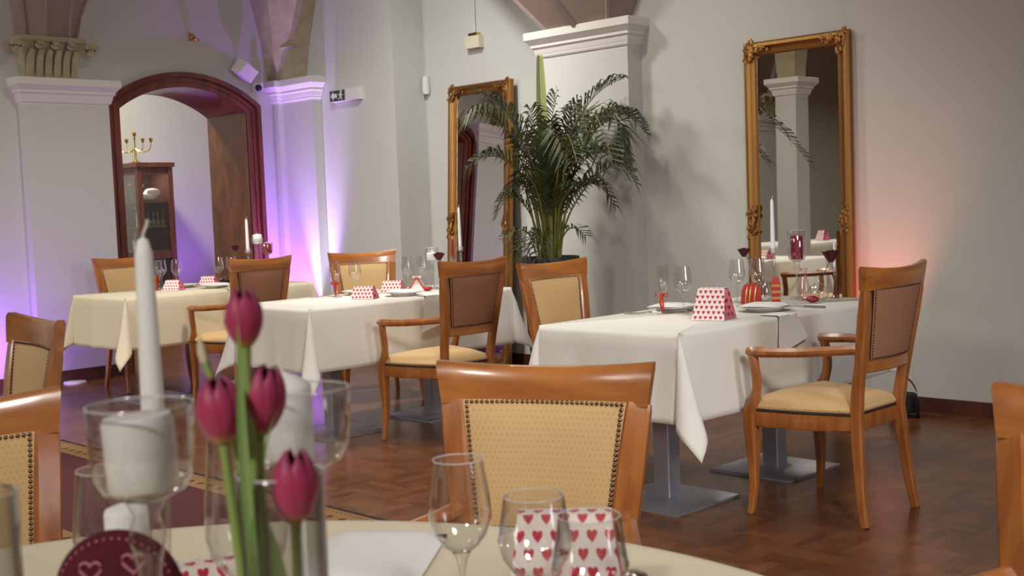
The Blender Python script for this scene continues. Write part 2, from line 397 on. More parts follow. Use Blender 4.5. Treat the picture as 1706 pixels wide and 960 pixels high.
# skirting boards
def skirting(name, x0, y0, x1, y1):
    struct(name, MB().box(x0, y0, 0, x1, y1, 0.085).box(x0 - 0.004 * (x1 - x0 < .1), y0 - 0.004 * (y1 - y0 < .1), 0, x1 + 0.004 * (x1 - x0 < .1), y1, 0.06), 'skirting_wood')
skirting('baseboard_left', XL, YB, XL + 0.022, 4.05)
skirting('baseboard_back', -5.14, YM - 0.022, XR, YM)
skirting('baseboard_niche', -7.98, YN - 0.022, -6.10, YN)
skirting('baseboard_corner', -8.98, YM - 0.022, -7.98, YM)
skirting('baseboard_side_room', -13.2, 2.0, -13.178, 8.7)

CAP = [(0.0, 0.0), (0.0, 0.018), (0.012, 0.02), (0.018, 0.035), (0.018, 0.045), (0.024, 0.06), (0.03, 0.10), (0.045, 0.115), (0.045, 0.14), (0.055, 0.15), (0.07, 0.175), (0.082, 0.19), (0.082, 0.255), (0.076, 0.262)]
def pilaster(n, x0, x1, y0, y1, zb, faces, hgt=1.0):
    """faces: which sides the moulding projects from, out of -x +x -y +y"""
    t = sempty('trim_%d' % n)
    part('shaft', MB().box(x0, y0, 0, x1, y1, zb), 'wall_paint', t)
    R = []
    for off, z in CAP:
        R.append(rectring(x0 - off * ('-x' in faces), x1 + off * ('+x' in faces), y0 - off * ('-y' in faces), y1 + off * ('+y' in faces), zb + z * hgt))
    part('capital', MB().rings(R), 'white_stucco', t, 'white moulded capital', 20)
    part('plinth', MB().box(x0 - .02 * ('-x' in faces), y0 - .02 * ('-y' in faces), 0, x1 + .02 * ('+x' in faces), y1 + .02 * ('+y' in faces), 0.10), 'skirting_wood', t)
    return t
p1 = pilaster(1, XL, XL + 0.10, 4.10, 4.82, 2.26, '+x-y+y', .80)
p2 = pilaster(2, XL, XL + 0.10, 6.50, 6.64, 2.33, '+x-y', .82)
part('shaft', MB().box(XL, 6.55, 0, -9.02, 6.645, 2.33), 'wall_paint', p2)
R = [rectring(XL, -9.02 + o_, 6.55 - o_, 6.645, 2.33 + z * .82) for o_, z in CAP]
part('capital', MB().rings(R), 'white_stucco', p2, 'white moulded capital', 20)
p3 = pilaster(3, -6.12, -5.29, 6.50, YM, 2.36, '-x+x-y', .76)
p4 = pilaster(4, XL, XL + 0.10, -1.9, -1.2, 2.26, '+x-y+y', .80)
p5 = pilaster(5, 0.2, 0.9, 6.52, YM, 2.36, '-x+x-y')

def springer_left(par, y0, y1, z0, kind):
    """ornate corbel and flaring vault foot on the left wall"""
    yc_ = (y0 + y1) / 2; hw = (y1 - y0) / 2; d = 0.16
    R = []
    for k, (s, dd, z) in enumerate([(0.86, 0.10, 0), (0.86, .11, .10), (.92, .13, .2), (1.0, .16, .27), (1.06, .19, .29), (1.06, .19, .325), (1.0, .17, .33)]):
        R.append(rectring(XL, XL + dd, yc_ - hw * s, yc_ + hw * s, z0 + z))
    part('corbel', MB().rings(R), 'stone_stucco', par, 'ochre carved stone corbel', 20)
    for i in range(6):
        y = yc_ + hw * 0.86 * (-1 + 2 * (i + .5) / 6)
        pts = [(XL + .095, y, z0 + .0), (XL + .125, y, z0 + .07), (XL + .145, y, z0 + .16), (XL + .185, y, z0 + .225), (XL + .20, y, z0 + .215)]
        part('acanthus_leaf', MB().sweep(pts, [(.04, .02), (.058, .024), (.054, .024), (.036, .02), (.012, .01)], (1, 0, 0.3)), 'stone_stucco', par)
    for sgn in (-1, 1):
        y = yc_ + sgn * hw * 1.2
        pts = [Vector((XL + .19, y + .055 * (1 - k / 22) * cos(k * .75) , z0 + .235 + .055 * (1 - k / 22) * sin(k * .75))) for k in range(20)]
        part('volute', MB().tube(pts, .018, 6), 'stone_stucco', par)
    for i in range(3):
        y = yc_ + hw * (-.5 + .5 * i)
        pts = [Vector((XL + .20, y + .035 * (1 - k / 18) * cos(k * .8) , z0 + .255 + .035 * (1 - k / 18) * sin(k * .8))) for k in range(15)]
        part('volute', MB().tube(pts, .013, 6), 'stone_stucco', par)
    R = []
    n = 10
    for i in range(n + 1):
        t = i / n; z = z0 + .33 + t * (ZC - z0 - .33)
        g = t ** 1.5
        a = yc_ - hw * (.92 + .9 * g * 2.0); b = yc_ + hw * (1.1 + 4.2 * g); dd = .15 + 1.25 * g; mid = yc_ + hw * .2
        R.append([(XL, a, z), (XL + dd * .55, a + .05, z), (XL + dd, mid - .10 - .1 * g, z), (XL + dd, mid + .10 + .1 * g, z), (XL + dd * .55, b - .05, z), (XL, b, z)])
    part('vault_foot', MB().rings(R), 'vault_stucco', par, 'grey-brown flaring vault foot', 25)
    for k in (1, 2, 3, 4):
        pts = [Vector(r[k]) for r in R]
        part('vault_rib', MB().tube(pts, .018, 6), 'vault_stucco', par)
springer_left(p1, 4.09, 4.60, 2.468, 0)
springer_left(p4, -1.85, -1.30, 2.468, 0)
# corner springer: smooth ochre block that widens upward, with a row of small carved drops
R = []
for t in range(9):
    u = t / 8; z = 2.543 + u * (ZC - 2.543); g = u ** 1.3
    R.append([(XL, 6.47 - .55 * g, z), (XL + .14 + .5 * g, 6.47 - .55 * g, z), (XL + .30 + .75 * g, 6.55 - .5 * g, z), (XL + .36 + .85 * g, 6.645, z), (XL, 6.645, z)])
part('vault_foot', MB().rings(R), 'stone_stucco', p2, 'pale ochre vault foot in the corner', 20)
for i in range(10):
    u = i / 9
    part('carved_drop', MB().ball((XL + .17 + .20 * u, 6.455 + .05 * u, 2.84), (.024, .024, .02), 8, 5), 'stone_stucco', p2)
# springer behind the palm: leans out to the left as it rises
R = []
for t in range(9):
    u = t / 8; z = 2.555 + u * (ZC - 2.555); g = u ** 0.9
    R.append([(-6.05 - 1.25 * g, 6.52, z), (-6.0 - 1.25 * g, 6.46 - .9 * g, z), (-5.7 - .3 * g, 6.42 - 1.5 * g, z), (-5.42 + .8 * g, 6.46 - .9 * g, z), (-5.38 + .9 * g, 6.52, z), (-5.38 + .9 * g, 6.645, z), (-6.05 - 1.25 * g, 6.645, z)])
part('vault_foot', MB().rings(R), 'vault_stucco', p3, 'mauve-grey vault foot over the capital', 20)
for k in (1, 2, 3):
    part('vault_rib', MB().tube([Vector(r[k]) for r in R], .02, 6), 'vault_stucco', p3)

p6 = pilaster(6, -6.87, -6.63, 2.18, 2.42, 2.34, '-x+x-y+y', .72)
part('vault_foot', MB().rings([[(-6.75 + sx * q, 2.30 + sy * q, z) for sx, sy in ((-1, -1), (1, -1), (1, 1), (-1, 1))] for q, z in ((.10, 2.525), (.12, 2.8), (.30, 3.5), (.85, ZC))]), 'stone_stucco', p6, 'ochre vault foot on the free pillar', 20)
# arched doorway: lining and moulded casing
door = sempty('door_1')
part('jamb', MB().box(XL - WT - .01, ya, 0, XL + .012, ya + .03, zs + .015), 'door_panel_wood', door)
part('jamb', MB().box(XL - WT - .01, yb - .03, 0, XL + .012, yb, zs + .015), 'door_panel_wood', door)
A0, A1 = arc(0), arc(-.03)
R = [[(XL + .012, a[0], a[1]), (XL - WT - .01, a[0], a[1]), (XL - WT - .01, b[0], b[1]), (XL + .012, b[0], b[1])] for a, b in zip(A0, A1)]
part('soffit', MB().rings(R), 'door_wood', door, None, 20)
def casing(mb, off_in, off_out, x0, x1):
    I, O = arc(off_in, 28), arc(off_out, 28)
    I = [(I[0][0], 0)] + I + [(I[-1][0], 0)]; O = [(O[0][0], 0)] + O + [(O[-1][0], 0)]
    R = [[(x0, a[0], a[1]), (x1, a[0], a[1]), (x1, b[0], b[1]), (x0, b[0], b[1])] for a, b in zip(I, O)]
    mb.rings(R)
mb = MB(); casing(mb, -.03, .10, XL, XL + .03); part('casing', mb, 'door_wood', door, 'dark red-brown arched casing', 20)
mb = MB(); casing(mb, .06, .10, XL + .03, XL + .062); part('casing_moulding', mb, 'door_wood', door, None, 20)
mb = MB(); casing(mb, .015, .035, XL + .03, XL + .045); part('casing_bead', mb, 'door_wood', door, None, 20)

# rug runner
rug = thing('rug_runner', 'dark maroon runner rug with wide gold borders across the parquet', 'rug', (-5.0, 2.55, 0))
part('field', MB().box(-4.3, -.38, 0, 3.6, .38, .008), 'rug_maroon', rug)
for s in (-1, 1):
    y0, y1 = sorted((s * .38, s * .53)); part('gold_border', MB().box(-4.3, y0, 0, 3.6, y1, .009), 'rug_gold', rug, 'gold patterned border band')
    y0, y1 = sorted((s * .53, s * .56)); part('dark_edge', MB().box(-4.3, y0, 0, 3.6, y1, .008), 'rug_dark', rug)
    mb = MB()
    for i in range(270):
        x = -4.28 + i * .029
        mb.add([(x - .008, s * .505, .0096), (x, s * .497, .0096), (x + .008, s * .505, .0096), (x, s * .513, .0096)], [(0, 1, 2, 3)])
        if i % 3 == 0: mb.add([(x - .02, s * .44, .0096), (x, s * .415, .0096), (x + .02, s * .44, .0096), (x, s * .465, .0096)], [(0, 1, 2, 3)])
    o = part('woven_motif', mb, 'rug_maroon', rug); o['kind'] = 'stuff'

# ------------------------------------------------------------------ wall fittings
s = thing('exit_sign', 'white emergency exit sign with arrow and running man on the wall right of the arch', 'sign', (-8.61, YM, 2.29))
part('housing', MB().box(-.20, -.06, 0, .20, -.0, .105), 'plastic_white', s)
part('dark_panel', MB().box(-.195, -.064, .006, .02, -.060, .099), 'sign_dark', s)
def flat(mb, pts, y, off=(0, 0), sc=1):
    n = len(pts); vs = [(off[0] + x * sc, y, off[1] + z * sc) for x, z in pts] + [(off[0] + x * sc, y + .003, off[1] + z * sc) for x, z in pts]
    mb.add(vs, [tuple(range(n))] + [tuple(range(2 * n - 1, n - 1, -1))] + [(i, (i + 1) % n, n + (i + 1) % n, n + i) for i in range(n)])
mb = MB(); flat(mb, [(-.045, 0), (-.005, .04), (-.005, .018), (.045, .018), (.045, -.018), (-.005, -.018), (-.005, -.04)], -.067, (-.135, .052)); part('arrow', mb, 'plastic_white', s)
mb = MB(); flat(mb, [(.012 * cos(k * PI / 5), .012 * sin(k * PI / 5)) for k in range(10)], -.067, (-.028, .085))
flat(mb, [(-.035, .066), (-.012, .072), (.0, .058), (.018, .05), (.016, .044), (-.004, .048), (-.012, .04), (.004, .026), (.002, .008), (-.006, .008), (-.006, .022), (-.022, .034), (-.032, .016), (-.05, .014), (-.05, .021), (-.038, .024), (-.024, .056), (-.034, .058), (-.042, .046), (-.048, .05)], -.067, (-.018, .004))
part('running_man', mb, 'plastic_white', s)
s = thing('loudspeaker', 'white tilted loudspeaker box above the right end of the arch', 'speaker', (XL, 6.13, 2.62))
bx = part('cabinet_box', MB().box(-.065, -.085, -.065, .065, .085, .065), 'plastic_white', s); bx.location = (.15, 0, 0); bx.rotation_euler = (radians(-32), radians(20), 0)
gr = part('grille', MB().box(.065, -.078, -.058, .071, .078, .058), 'white_stucco', s); gr.location = (.15, 0, 0); gr.rotation_euler = bx.rotation_euler
part('bracket', MB().box(0, -.015, -.015, .12, .015, .015), 'plastic_white', s)
s = thing('dome_camera', 'small dome camera with dark lens beside the corner capital', 'camera', (XL, 6.34, 2.49))
part('mount', MB().box(0, -.05, -.04, .05, .05, .04), 'plastic_white', s); part('lens', MB().ball((.07, -.02, -.01), .032, 12, 8), 'lens_dark', s)
s = thing('wall_hook', 'little brass lamp hook high on the wall above the arch', 'hook', (XL, 5.68, 2.90))
part('plate', MB().box(0, -.012, -.02, .012, .012, .05), 'brass', s)
part('arm', MB().tube([(0.01, 0, .02), (.05, 0, .03), (.07, 0, .0)], .006, 6), 'brass', s)
part('shade', MB().lathe([(.012, .0), (.05, -.03), (.048, -.032)], 12, (.07, 0, 0), True), 'brass', s)
s = thing('wall_lantern', 'small yellowish glass lantern box on the niche wall above the left mirror', 'lamp', (-7.30, YN, 2.62))
part('body', MB().box(-.085, -.06, 0, .085, 0, .10), 'cream_cloth', s); part('cap', MB().box(-.05, -.05, .10, .05, 0, .125), 'brass', s)
part('wire', MB().tube([(0, -.02, .12), (0, -.015, .42)], .004, 6), 'plastic_white', s)
s = thing('motion_sensor', 'slim white sensor on the niche wall left of the left mirror', 'sensor', (-7.93, YN, 2.29))
part('case', MB().lathe([(.0, 0), (.03, .01), (.035, .05), (.03, .16), (0, .17)], 12, (0, -.03, 0)), 'plastic_white', s)
part('mount', MB().box(-.02, -.02, .03, .02, 0, .14), 'plastic_white', s)
s = tag(part('floor_disc', MB().lathe([(.0, 0), (.09, 0), (.09, .012), (.08, .016), (0, .016)], 20), 'plastic_white'), 'flat white disc lying on the parquet by the left wall', 'disc'); s.location = (-9.40, 4.36 - .03, 0)
def uplight(loc, label, rz):
    s = thing('uplight', label, 'lamp', loc, rz, None)
    part('can', MB().lathe([(.0, .03), (.07, .03), (.075, .05), (.075, .13), (.068, .135), (.06, .11), (0, .11)], 20), 'led_body', s)
    part('bracket', MB().box(-.085, -.02, 0, -.077, .02, .10).box(.077, -.02, 0, .085, .02, .10).box(-.085, -.02, 0, .085, .02, .008), 'led_body', s)
    return s
uplight((-9.02, 6.36, 0), 'black floor uplight throwing violet light beside the corner pilaster', 0)
uplight((-9.25, 3.55, 0), 'black floor uplight by the left wall left of the arch', 0)
uplight((-12.2, 7.35, 0), 'black floor uplight in the side room beside the cabinet', 0)
uplight((-3.27, 6.43, 0), 'black floor uplight throwing red light right of the tall mirror', 0)

# ------------------------------------------------------------------ gilt mirrors
def mirror(x, y, yaw, lean, wd, h, label):
    t = thing('gilt_mirror', label, 'mirror', (x, y, 0), yaw)
    fw, dp = .085, .05
    def P(lx, lz, ly):  # lean: top goes back towards the wall (+y)
        return (lx, ly + lz * math.tan(lean), lz)
    prof = [(0, 0), (0, -.035), (.012, -.05), (.03, -.052), (.045, -.038), (.062, -.034), (.078, -.03), (fw, -.018), (fw, 0)]
    def corner(sx, sz, o, d):
        return P((wd / 2 - o) * sx, (h - o) if sz > 0 else o, d)
    cs = [(-1, -1), (1, -1), (1, 1), (-1, 1)]
    for i in range(4):
        a, b = cs[i], cs[(i + 1) % 4]
        part('frame_rail', MB().rings([[corner(*a, o, d) for o, d in prof], [corner(*b, o, d) for o, d in prof]], True, True), 'gilt', t, None, 30)
    mb = MB(); q = fw - .008
    mb.add([P(-wd / 2 + q, q, -.016), P(wd / 2 - q, q, -.016), P(wd / 2 - q, h - q, -.016), P(-wd / 2 + q, h - q, -.016)], [(0, 1, 2, 3)])
    part('mirror_glass', mb, 'mirror_silver', t, None, 0)
    mb = MB(); mb.add([P(-wd / 2 + .01, .01, -.004), P(wd / 2 - .01, .01, -.004), P(wd / 2 - .01, h - .01, -.004), P(-wd / 2 + .01, h - .01, -.004)], [(0, 3, 2, 1)])
    part('backing', mb, 'table_wood', t)
    rnd = random.Random(3)
    def orn(cx, cz, ex, ez, n):
        mb = MB()
        for _ in range(n):
            ox, oz = rnd.uniform(-1, 1) * ex, rnd.uniform(-1, 1) * ez
            r = rnd.uniform(.008, .016)
            mb.ball(P(cx + ox, cz + oz, -.05), (r, r * .8, r * 1.2), 6, 4)
        for k in range(3):
            pts = [P(cx + ex * .7 * cos(k * 2 + .6 * i) * (1 - i / 12), cz + ez * .8 * sin(k * 2 + .6 * i) * (1 - i / 12), -.052) for i in range(9)]
            mb.tube(pts, .006, 5)
        part('carved_ornament', mb, 'gilt', t)
    e = .042
    for sx in (-1, 1):
        for zz in (.06, h - .06): orn(sx * (wd / 2 - e), zz, .036, .075, 16)
        for zz in (.05, h - .045): orn(sx * (wd / 2 - .13), zz, .06, .025, 9)
        orn(sx * (wd / 2 - e), h * .5, .036, .10, 22)
    return t
YAW_R = radians(0); YAW_L = radians(-.4)
mirror(-4.045, 6.63, YAW_R, radians(.2), .745, 2.28, 'tall gilt-framed mirror behind the right table, its right edge lit red')
mirror(-7.205, 6.80, YAW_L, radians(3.6), .745, 2.32, 'tall gilt-framed mirror leaning in the niche left of the palm')

# ------------------------------------------------------------------ side room cabinet and candelabra
cb = thing('display_cabinet', 'brown glazed corner cabinet of glassware seen through the arch', 'cabinet', (-12.5, 6.63, 0))
D, Wd, H = .62, .44, 1.95   # runs back to -x, along +y
for (x0, y0) in ((-.06, 0), (-D, 0), (-.06, Wd - .06), (-D, Wd - .06)):
    part('stile', MB().box(x0, y0, 0, x0 + .06, y0 + .06, H - .05), 'cabinet_wood', cb)
part('cornice', MB().box(-D - .02, -.02, H - .05, .02, Wd + .02, H), 'cabinet_wood', cb)
part('plinth', MB().box(-D, 0, 0, 0, Wd, .12), 'cabinet_wood', cb)
part('back_panel', MB().box(-D, .02, .1, -D + .02, Wd - .02, H - .05), 'cabinet_wood', cb)
part('side_panel', MB().box(-D + .02, Wd - .02, .1, -.02, Wd - .005, H - .05), 'cabinet_wood', cb)
for z in (H - .13, .12, .86): part('rail', MB().box(-.05, .06, z, -.01, Wd - .06, z + .08), 'cabinet_wood', cb); part('rail', MB().box(-D + .06, .01, z, -.06, .05, z + .08), 'cabinet_wood', cb)
part('glass_pane', MB().box(-.034, .06, .20, -.03, Wd - .06, H - .13), 'pane_glass', cb)
part('glass_pane', MB().box(-D + .06, .03, .20, -.06, .034, H - .13), 'pane_glass', cb)
for z in (.55, .94, 1.21, 1.50): part('shelf', MB().box(-D + .03, .04, z, -.045, Wd - .03, z + .015), 'cabinet_wood', cb)
# swan figure on the upper shelf
sw = thing('swan_figurine', 'white swan figurine on the cabinet shelf', 'figurine', (-12.70, 6.87, 1.515))
part('body', MB().ball((0, 0, .06), (.06, .10, .055), 14, 8), 'porcelain', sw)
part('neck', MB().tube(bez([(0, -.07, .07), (0, -.16, .10), (0, -.03, .20), (0, -.11, .19)], 10), [.022, .02, .018, .016, .015, .014, .014, .015, .017, .014, .008], 8), 'porcelain', sw)
for sgn in (-1, 1): part('wing', MB().ball((sgn * .035, .04, .10), (.02, .09, .05), 10, 6), 'porcelain', sw)

# glass profiles (single sheet, real wall left to the thin glass shader)
def prof_wine(h=.215, r=.04):
    zb = h * .44
    return [(.0, .004), (r * .85, .003), (r * .86, .006), (r * .3, .011), (.006, .02), (.0042, .04), (.0042, zb - .02), (.007, zb - .006), (.012, zb)], \
           [(.0, zb), (.012, zb + .001), (r * .62, zb + .012), (r * .9, zb + .030), (r, zb + .050), (r * .975, zb + .5 * (h - zb)), (r * .80, h)]
def ring_mb(r, z, q, n):
    R = [[((r + q * cos(2 * PI * k / 6)) * cos(2 * PI * i / n), (r + q * cos(2 * PI * k / 6)) * sin(2 * PI * i / n), z + q * sin(2 * PI * k / 6)) for k in range(6)] for i in range(n)]
    mb = MB(); mb.rings(R + [R[0]], True, False); return mb
def make_glass(name, label, loc, P, mat='clear_glass', group=None, n=24, cat='glass'):
    t = thing(name, label, cat, loc, 0, group)
    part('stem', MB().lathe(P[0], n), mat, t, None, 60); part('bowl', MB().lathe(P[1], n), mat, t, None, 60)
    if n >= 40: rr, zz = P[1][-1]; part('rim', ring_mb(rr, zz, .0009, n), 'rim_glint_glass', t, None, 80)
    return t
PW = prof_wine(); PT = prof_wine(.235, .041)
def prof_flute(h=.22):
    return [(.0, .004), (.032, .003), (.032, .006), (.01, .01), (.0045, .02), (.0045, .075), (.008, .09)], [(.0, .09), (.01, .093), (.022, .13), (.026, .17), (.024, h)]
def dup_glass(src, loc, label, group, rz=0): return dup(src, loc, rz, label, group)
wine0 = make_glass('wine_glass', 'stemmed wine glass left of the hearts gift box on the right table', (-3.30, 4.40, .782), PW, group='stemware')
wine2 = dup_glass(wine0, (-3.37, 4.93, .782), 'wine glass furthest back left of the red gift bag on the right table', 'stemware')
dup_glass(wine0, (-3.29, 4.99, .782), 'wine glass behind the red gift bag on the right table', 'stemware')
dup_glass(wine0, (-5.98, 4.60, .782), 'wine glass next to the ribboned flute on the middle table', 'stemware')
dup_glass(wine0, (-6.02, 5.06, .782), 'wine glass behind the rear hearts box on the middle table', 'stemware')
dup_glass(wine0, (-5.98, 5.16, .782), 'wine glass behind the white tent favour on the middle table', 'stemware')
dup_glass(wine0, (-8.16, 4.60, .782), 'wine glass behind the front hearts box on the left table', 'stemware')
dup_glass(wine0, (-8.26, 4.53, .782), 'wine glass beside the amber gift on the left table', 'stemware')
dup_glass(wine0, (-8.06, 4.90, .782), 'wine glass right of the rear hearts box on the left table', 'stemware')
dup_glass(wine0, (-8.04, 5.00, .782), 'wine glass left of the left armchair back on the left table', 'stemware')
flute0 = make_glass('champagne_flute', 'champagne flute with red ribbon left of the wine glass on the right table', (-3.40, 4.38, .782), prof_flute(), group='ribboned flutes')
def bow(par, z, m='ribbon_red'):
    mb = MB()
    mb.lathe([(.0075, z - .006), (.010, z), (.0075, z + .006)], 10)
    for sgn in (-1, 1):
        mb.grid(lambda a, b: (sgn * (.005 + .030 * sin(a * PI)) , -.012 + (b - .5) * .010, z + .012 * sin(a * 2 * PI)), 10, 1)
    part('ribbon', mb, m, par, 'red ribbon knot')
    mb = MB(); mb.grid(lambda a, b: (.002 - .006 * sin(a * 3) + (b - .5) * .012, -.014 - .004 * sin(a * 5), z - a * (z - .006)), 10, 1)
    mb.grid(lambda a, b: (.004 + .010 * a + (b - .5) * .010, -.013 - .006 * a, z - a * (z - .02)), 8, 1)
    part('ribbon_tail', mb, m, par, 'hanging red ribbon tail')
bow(flute0, .085)
dup_glass(flute0, (-3.335, 5.03, .782), 'champagne flute standing behind the red gift bag on the right table', 'ribboned flutes')
dup_glass(flute0, (-6.00, 4.47, .782), 'champagne flute with red ribbon on the middle table', 'ribboned flutes')
dup_glass(flute0, (-8.10, 4.42, .782), 'champagne flute with red ribbon on the left table', 'ribboned flutes')

# cabinet contents
first_sg = None
for yy, wd_ in ((.10, 'first'), (.16, 'second'), (.22, 'middle'), (.28, 'fourth'), (.34, 'last')):
    lb = 'upturned stem glass in the cabinet row under the swan, %s from the left' % wd_
    if first_sg is None: g = first_sg = make_glass('stored_glass', lb, (0, 0, 0), prof_wine(.17, .028), group='upturned glasses in the cabinet', n=16)
    else: g = dup(first_sg, (0, 0, 0), 0, lb, 'upturned glasses in the cabinet')
    g.location = (-12.60, 6.63 + yy, 1.397); g.rotation_euler = (PI, 0, 0)
area('cabinet_fill', (-12.72, 6.84, 1.86), 0.12, 2.2, WARM)  # light added inside so the stored glasses show
for i, (xx, zz, hh) in enumerate(((-12.93, 1.515, .20), (-12.76, 1.225, .26), (-12.85, 1.225, .22), (-12.70, 1.225, .17), (-12.78, .955, .24), (-12.88, .955, .20))):
    b = thing('bottle', ('slim bottle behind the cabinet side pane, top shelf', 'tallest bottle behind the cabinet side pane, middle shelf', 'bottle at the back of the cabinet side pane, middle shelf', 'short bottle behind the cabinet side pane, middle shelf', 'bottle behind the cabinet side pane, lower shelf', 'back bottle behind the cabinet side pane, lower shelf')[i], 'bottle', (xx, 6.76, zz), 0, 'bottles in the cabinet')
    part('body', MB().lathe([(0, 0), (.032, 0), (.034, .01), (.034, hh * .55), (.014, hh * .72), (.013, hh), (0, hh)], 14), 'porcelain' if i % 2 else 'bottle_dark', b)
    part('cap', MB().lathe([(0, 0), (.0155, 0), (.0155, .03), (0, .03)], 10, (0, 0, hh - .015)), 'brass', b)
cd = thing('candelabra', 'gold branched candelabra on top of the glazed cabinet', 'candelabra', (-12.72, 6.74, 1.95), radians(40))
part('base', MB().lathe([(0, 0), (.06, 0), (.06, .012), (.02, .03), (.01, .06), (.016, .10), (.008, .14), (.008, .27), (.014, .29), (0, .30)], 16), 'brass', cd)
for a in (-1, -.5, .5, 1):
    r = .19 * a
    part('branch', MB().tube(bez([(0, 0, .17), (r * .6, 0, .09), (r, 0, .13), (r, 0, .23)], 10), .006, 6), 'brass', cd)
for a in (-.19, -.095, 0, .095, .19):
    z = .23 if a else .30
    part('candle_cup', MB().lathe([(0, 0), (.006, 0), (.02, .02), (.022, .05), (.016, .05), (.012, .03)], 12, (a, 0, z)), 'brass', cd)

# ------------------------------------------------------------------ chairs
def hw_(z): return .21 - .04 * z / .43 if z < .43 else .17 + .066 * ((z - .43) / .58) ** 1.15
def py_(z): return -.265 + .05 * (z / .43) ** .7 if z < .43 else -.215 - .085 * ((z - .43) / .58) ** 1.1
def nails(mb, pts, r=.0052):
    for p, nrm in pts:
        n = Vector(nrm).normalized(); a = n.orthogonal().normalized(); b = n.cross(a); p = Vector(p)
        R = [[p + (a * cos(k * PI / 3) + b * sin(k * PI / 3)) * r * q + n * r * h for k in range(6)] for q, h in ((1, 0), (.75, .55), (.25, .85))]
        mb.rings(R, True, True)
def make_chair(label, arms=True):
    t = thing('armchair' if arms else 'dining_chair', label, 'chair')
    W = 'chair_wood'; CUR = .030
    # rear legs run up into the back posts
    for s in (-1, 1):
        zs_ = [0, .015, .12, .25, .36, .43, .52, .60, .635, .72, .82, .915, .932]
        ins = [0] * 7 + [.003] + [.010] * 5
        pts = [(s * (hw_(z) - q), py_(z) + CUR * (((hw_(z) - q) / hw_(z)) ** 2 - 1), z) for z, q in zip(zs_, ins)]
        sz = [(.026, .03), (.028, .034), (.03, .038), (.034, .044), (.038, .05), (.038, .05), (.038, .046), (.044, .042)] + [(.058, .038)] * 3 + [(.054, .028), (.050, .022)]
        part('leg', MB().sweep(pts, sz, (0, 1, 0)), W, t)
    for s in (-1, 1):
        pts = [(s * .272, .218, 0), (s * .268, .212, .03), (s * .262, .203, .12), (s * .258, .205, .24), (s * .258, .212, .34), (s * .258, .215, .44)]
        part('leg', MB().sweep(pts, [(.026, .026), (.026, .028), (.032, .034), (.042, .044), (.05, .052), (.052, .054)], (0, 1, 0)), W, t)
    # seat frame, bowed
    def ring(z, ins):
        P = []
        fw_, rw = .275 - ins, .182 - ins
        for i in range(9): u = i / 8; P.append((-fw_ + 2 * fw_ * u, .225 - ins + .022 * (1 - (2 * u - 1) ** 2), z))
        for i in range(1, 9): u = i / 8; P.append((fw_ + (rw - fw_) * u + .018 * sin(u * PI), .225 - ins - (.44 - 2 * ins) * u, z))
        for i in range(1, 9): u = i / 8; P.append((rw - 2 * rw * u, -.215 + ins, z))
        for i in range(1, 8): u = i / 8; P.append((-rw + (rw - fw_) * u - .018 * sin(u * PI), -.215 + ins + (.44 - 2 * ins) * u, z))
        return P
    part('seat_frame', MB().rings([ring(.362, .006), ring(.37, 0), ring(.422, 0), ring(.428, .006)]), W, t)
    part('seat_piping', MB().rings([ring(.426, .002), ring(.429, -.002), ring(.435, -.002), ring(.439, .003)]), 'dark_piping', t, 'dark piping under the seat pad')
    cr = [ring(.434, .004), ring(.448, .0), ring(.468, .014), ring(.486, .05), ring(.498, .10), ring(.503, .15)]
    mb = MB(); mb.rings(cr)
    mb.uv = [(p[0], p[1]) for p in mb.v]
    part('seat_pad', mb, 'dotted_fabric', t, 'domed gold-beige fabric seat pad')
    # back: rails, front and rear panels
    def back(u, z, off=0):
        return Vector((u * hw_(z), py_(z) + CUR * (u * u - 1) + off, z))
    n = 14
    R = []
    for i in range(n + 1):
        u = -1 + 2 * i / n; zt = 1.004 + .016 * u * u; row = []
        for dz, dy in ((0, -.0155), (0, .0155), (.5, .0165), (.88, .0165), (1, .010), (1, -.010), (.88, -.0165), (.5, -.0165)):
            z = .926 + (zt - .926) * dz; W_ = .236 + .014 * dz
            row.append((u * W_, py_(z) + CUR * (u * u - 1) + dy + .006 * dz * u * u, z))
        R.append(row)
    part('top_rail', MB().rings(R), 'rail_wood', t, 'curved top rail with flared ends', 50)
    pts = [back(-1 + 2 * i / n, .625) for i in range(n + 1)]
    part('lower_rail', MB().sweep(pts, (.028, .05), (0, 0, 1)), 'rail_wood', t)
    z0, z1 = .650, .934
    def pan(a, b, side):
        z = z0 + (z1 - z0) * b; k = (2 * a - 1) * (hw_(z) - .037) / hw_(z)
        p = back(k, z); bul = .016 * (1 - (2 * a - 1) ** 4) * (1 - (2 * b - 1) ** 4)
        p.y += side * (.015 + (bul if side > 0 else bul * .45)); return p
    uvf = lambda a, b: ((a - .5) * .36, b * .28)
    bd = [(i / 12, 0) for i in range(12)] + [(1, i / 10) for i in range(10)] + [(1 - i / 12, 1) for i in range(12)] + [(0, 1 - i / 10) for i in range(10)]
    part('back_edge', MB().rings([[pan(a, b, sd) for a, b in bd] for sd in (1, -1)], True, False), 'dark_piping', t)
    part('back_pad', MB().grid(lambda a, b: pan(a, b, 1), 12, 10, uvf), 'dotted_fabric', t, 'gold-beige dotted fabric back pad')
    part('rear_panel', MB().grid(lambda a, b: pan(a, b, -1), 12, 10, uvf), 'rear_fabric', t, 'plain brown fabric rear panel')
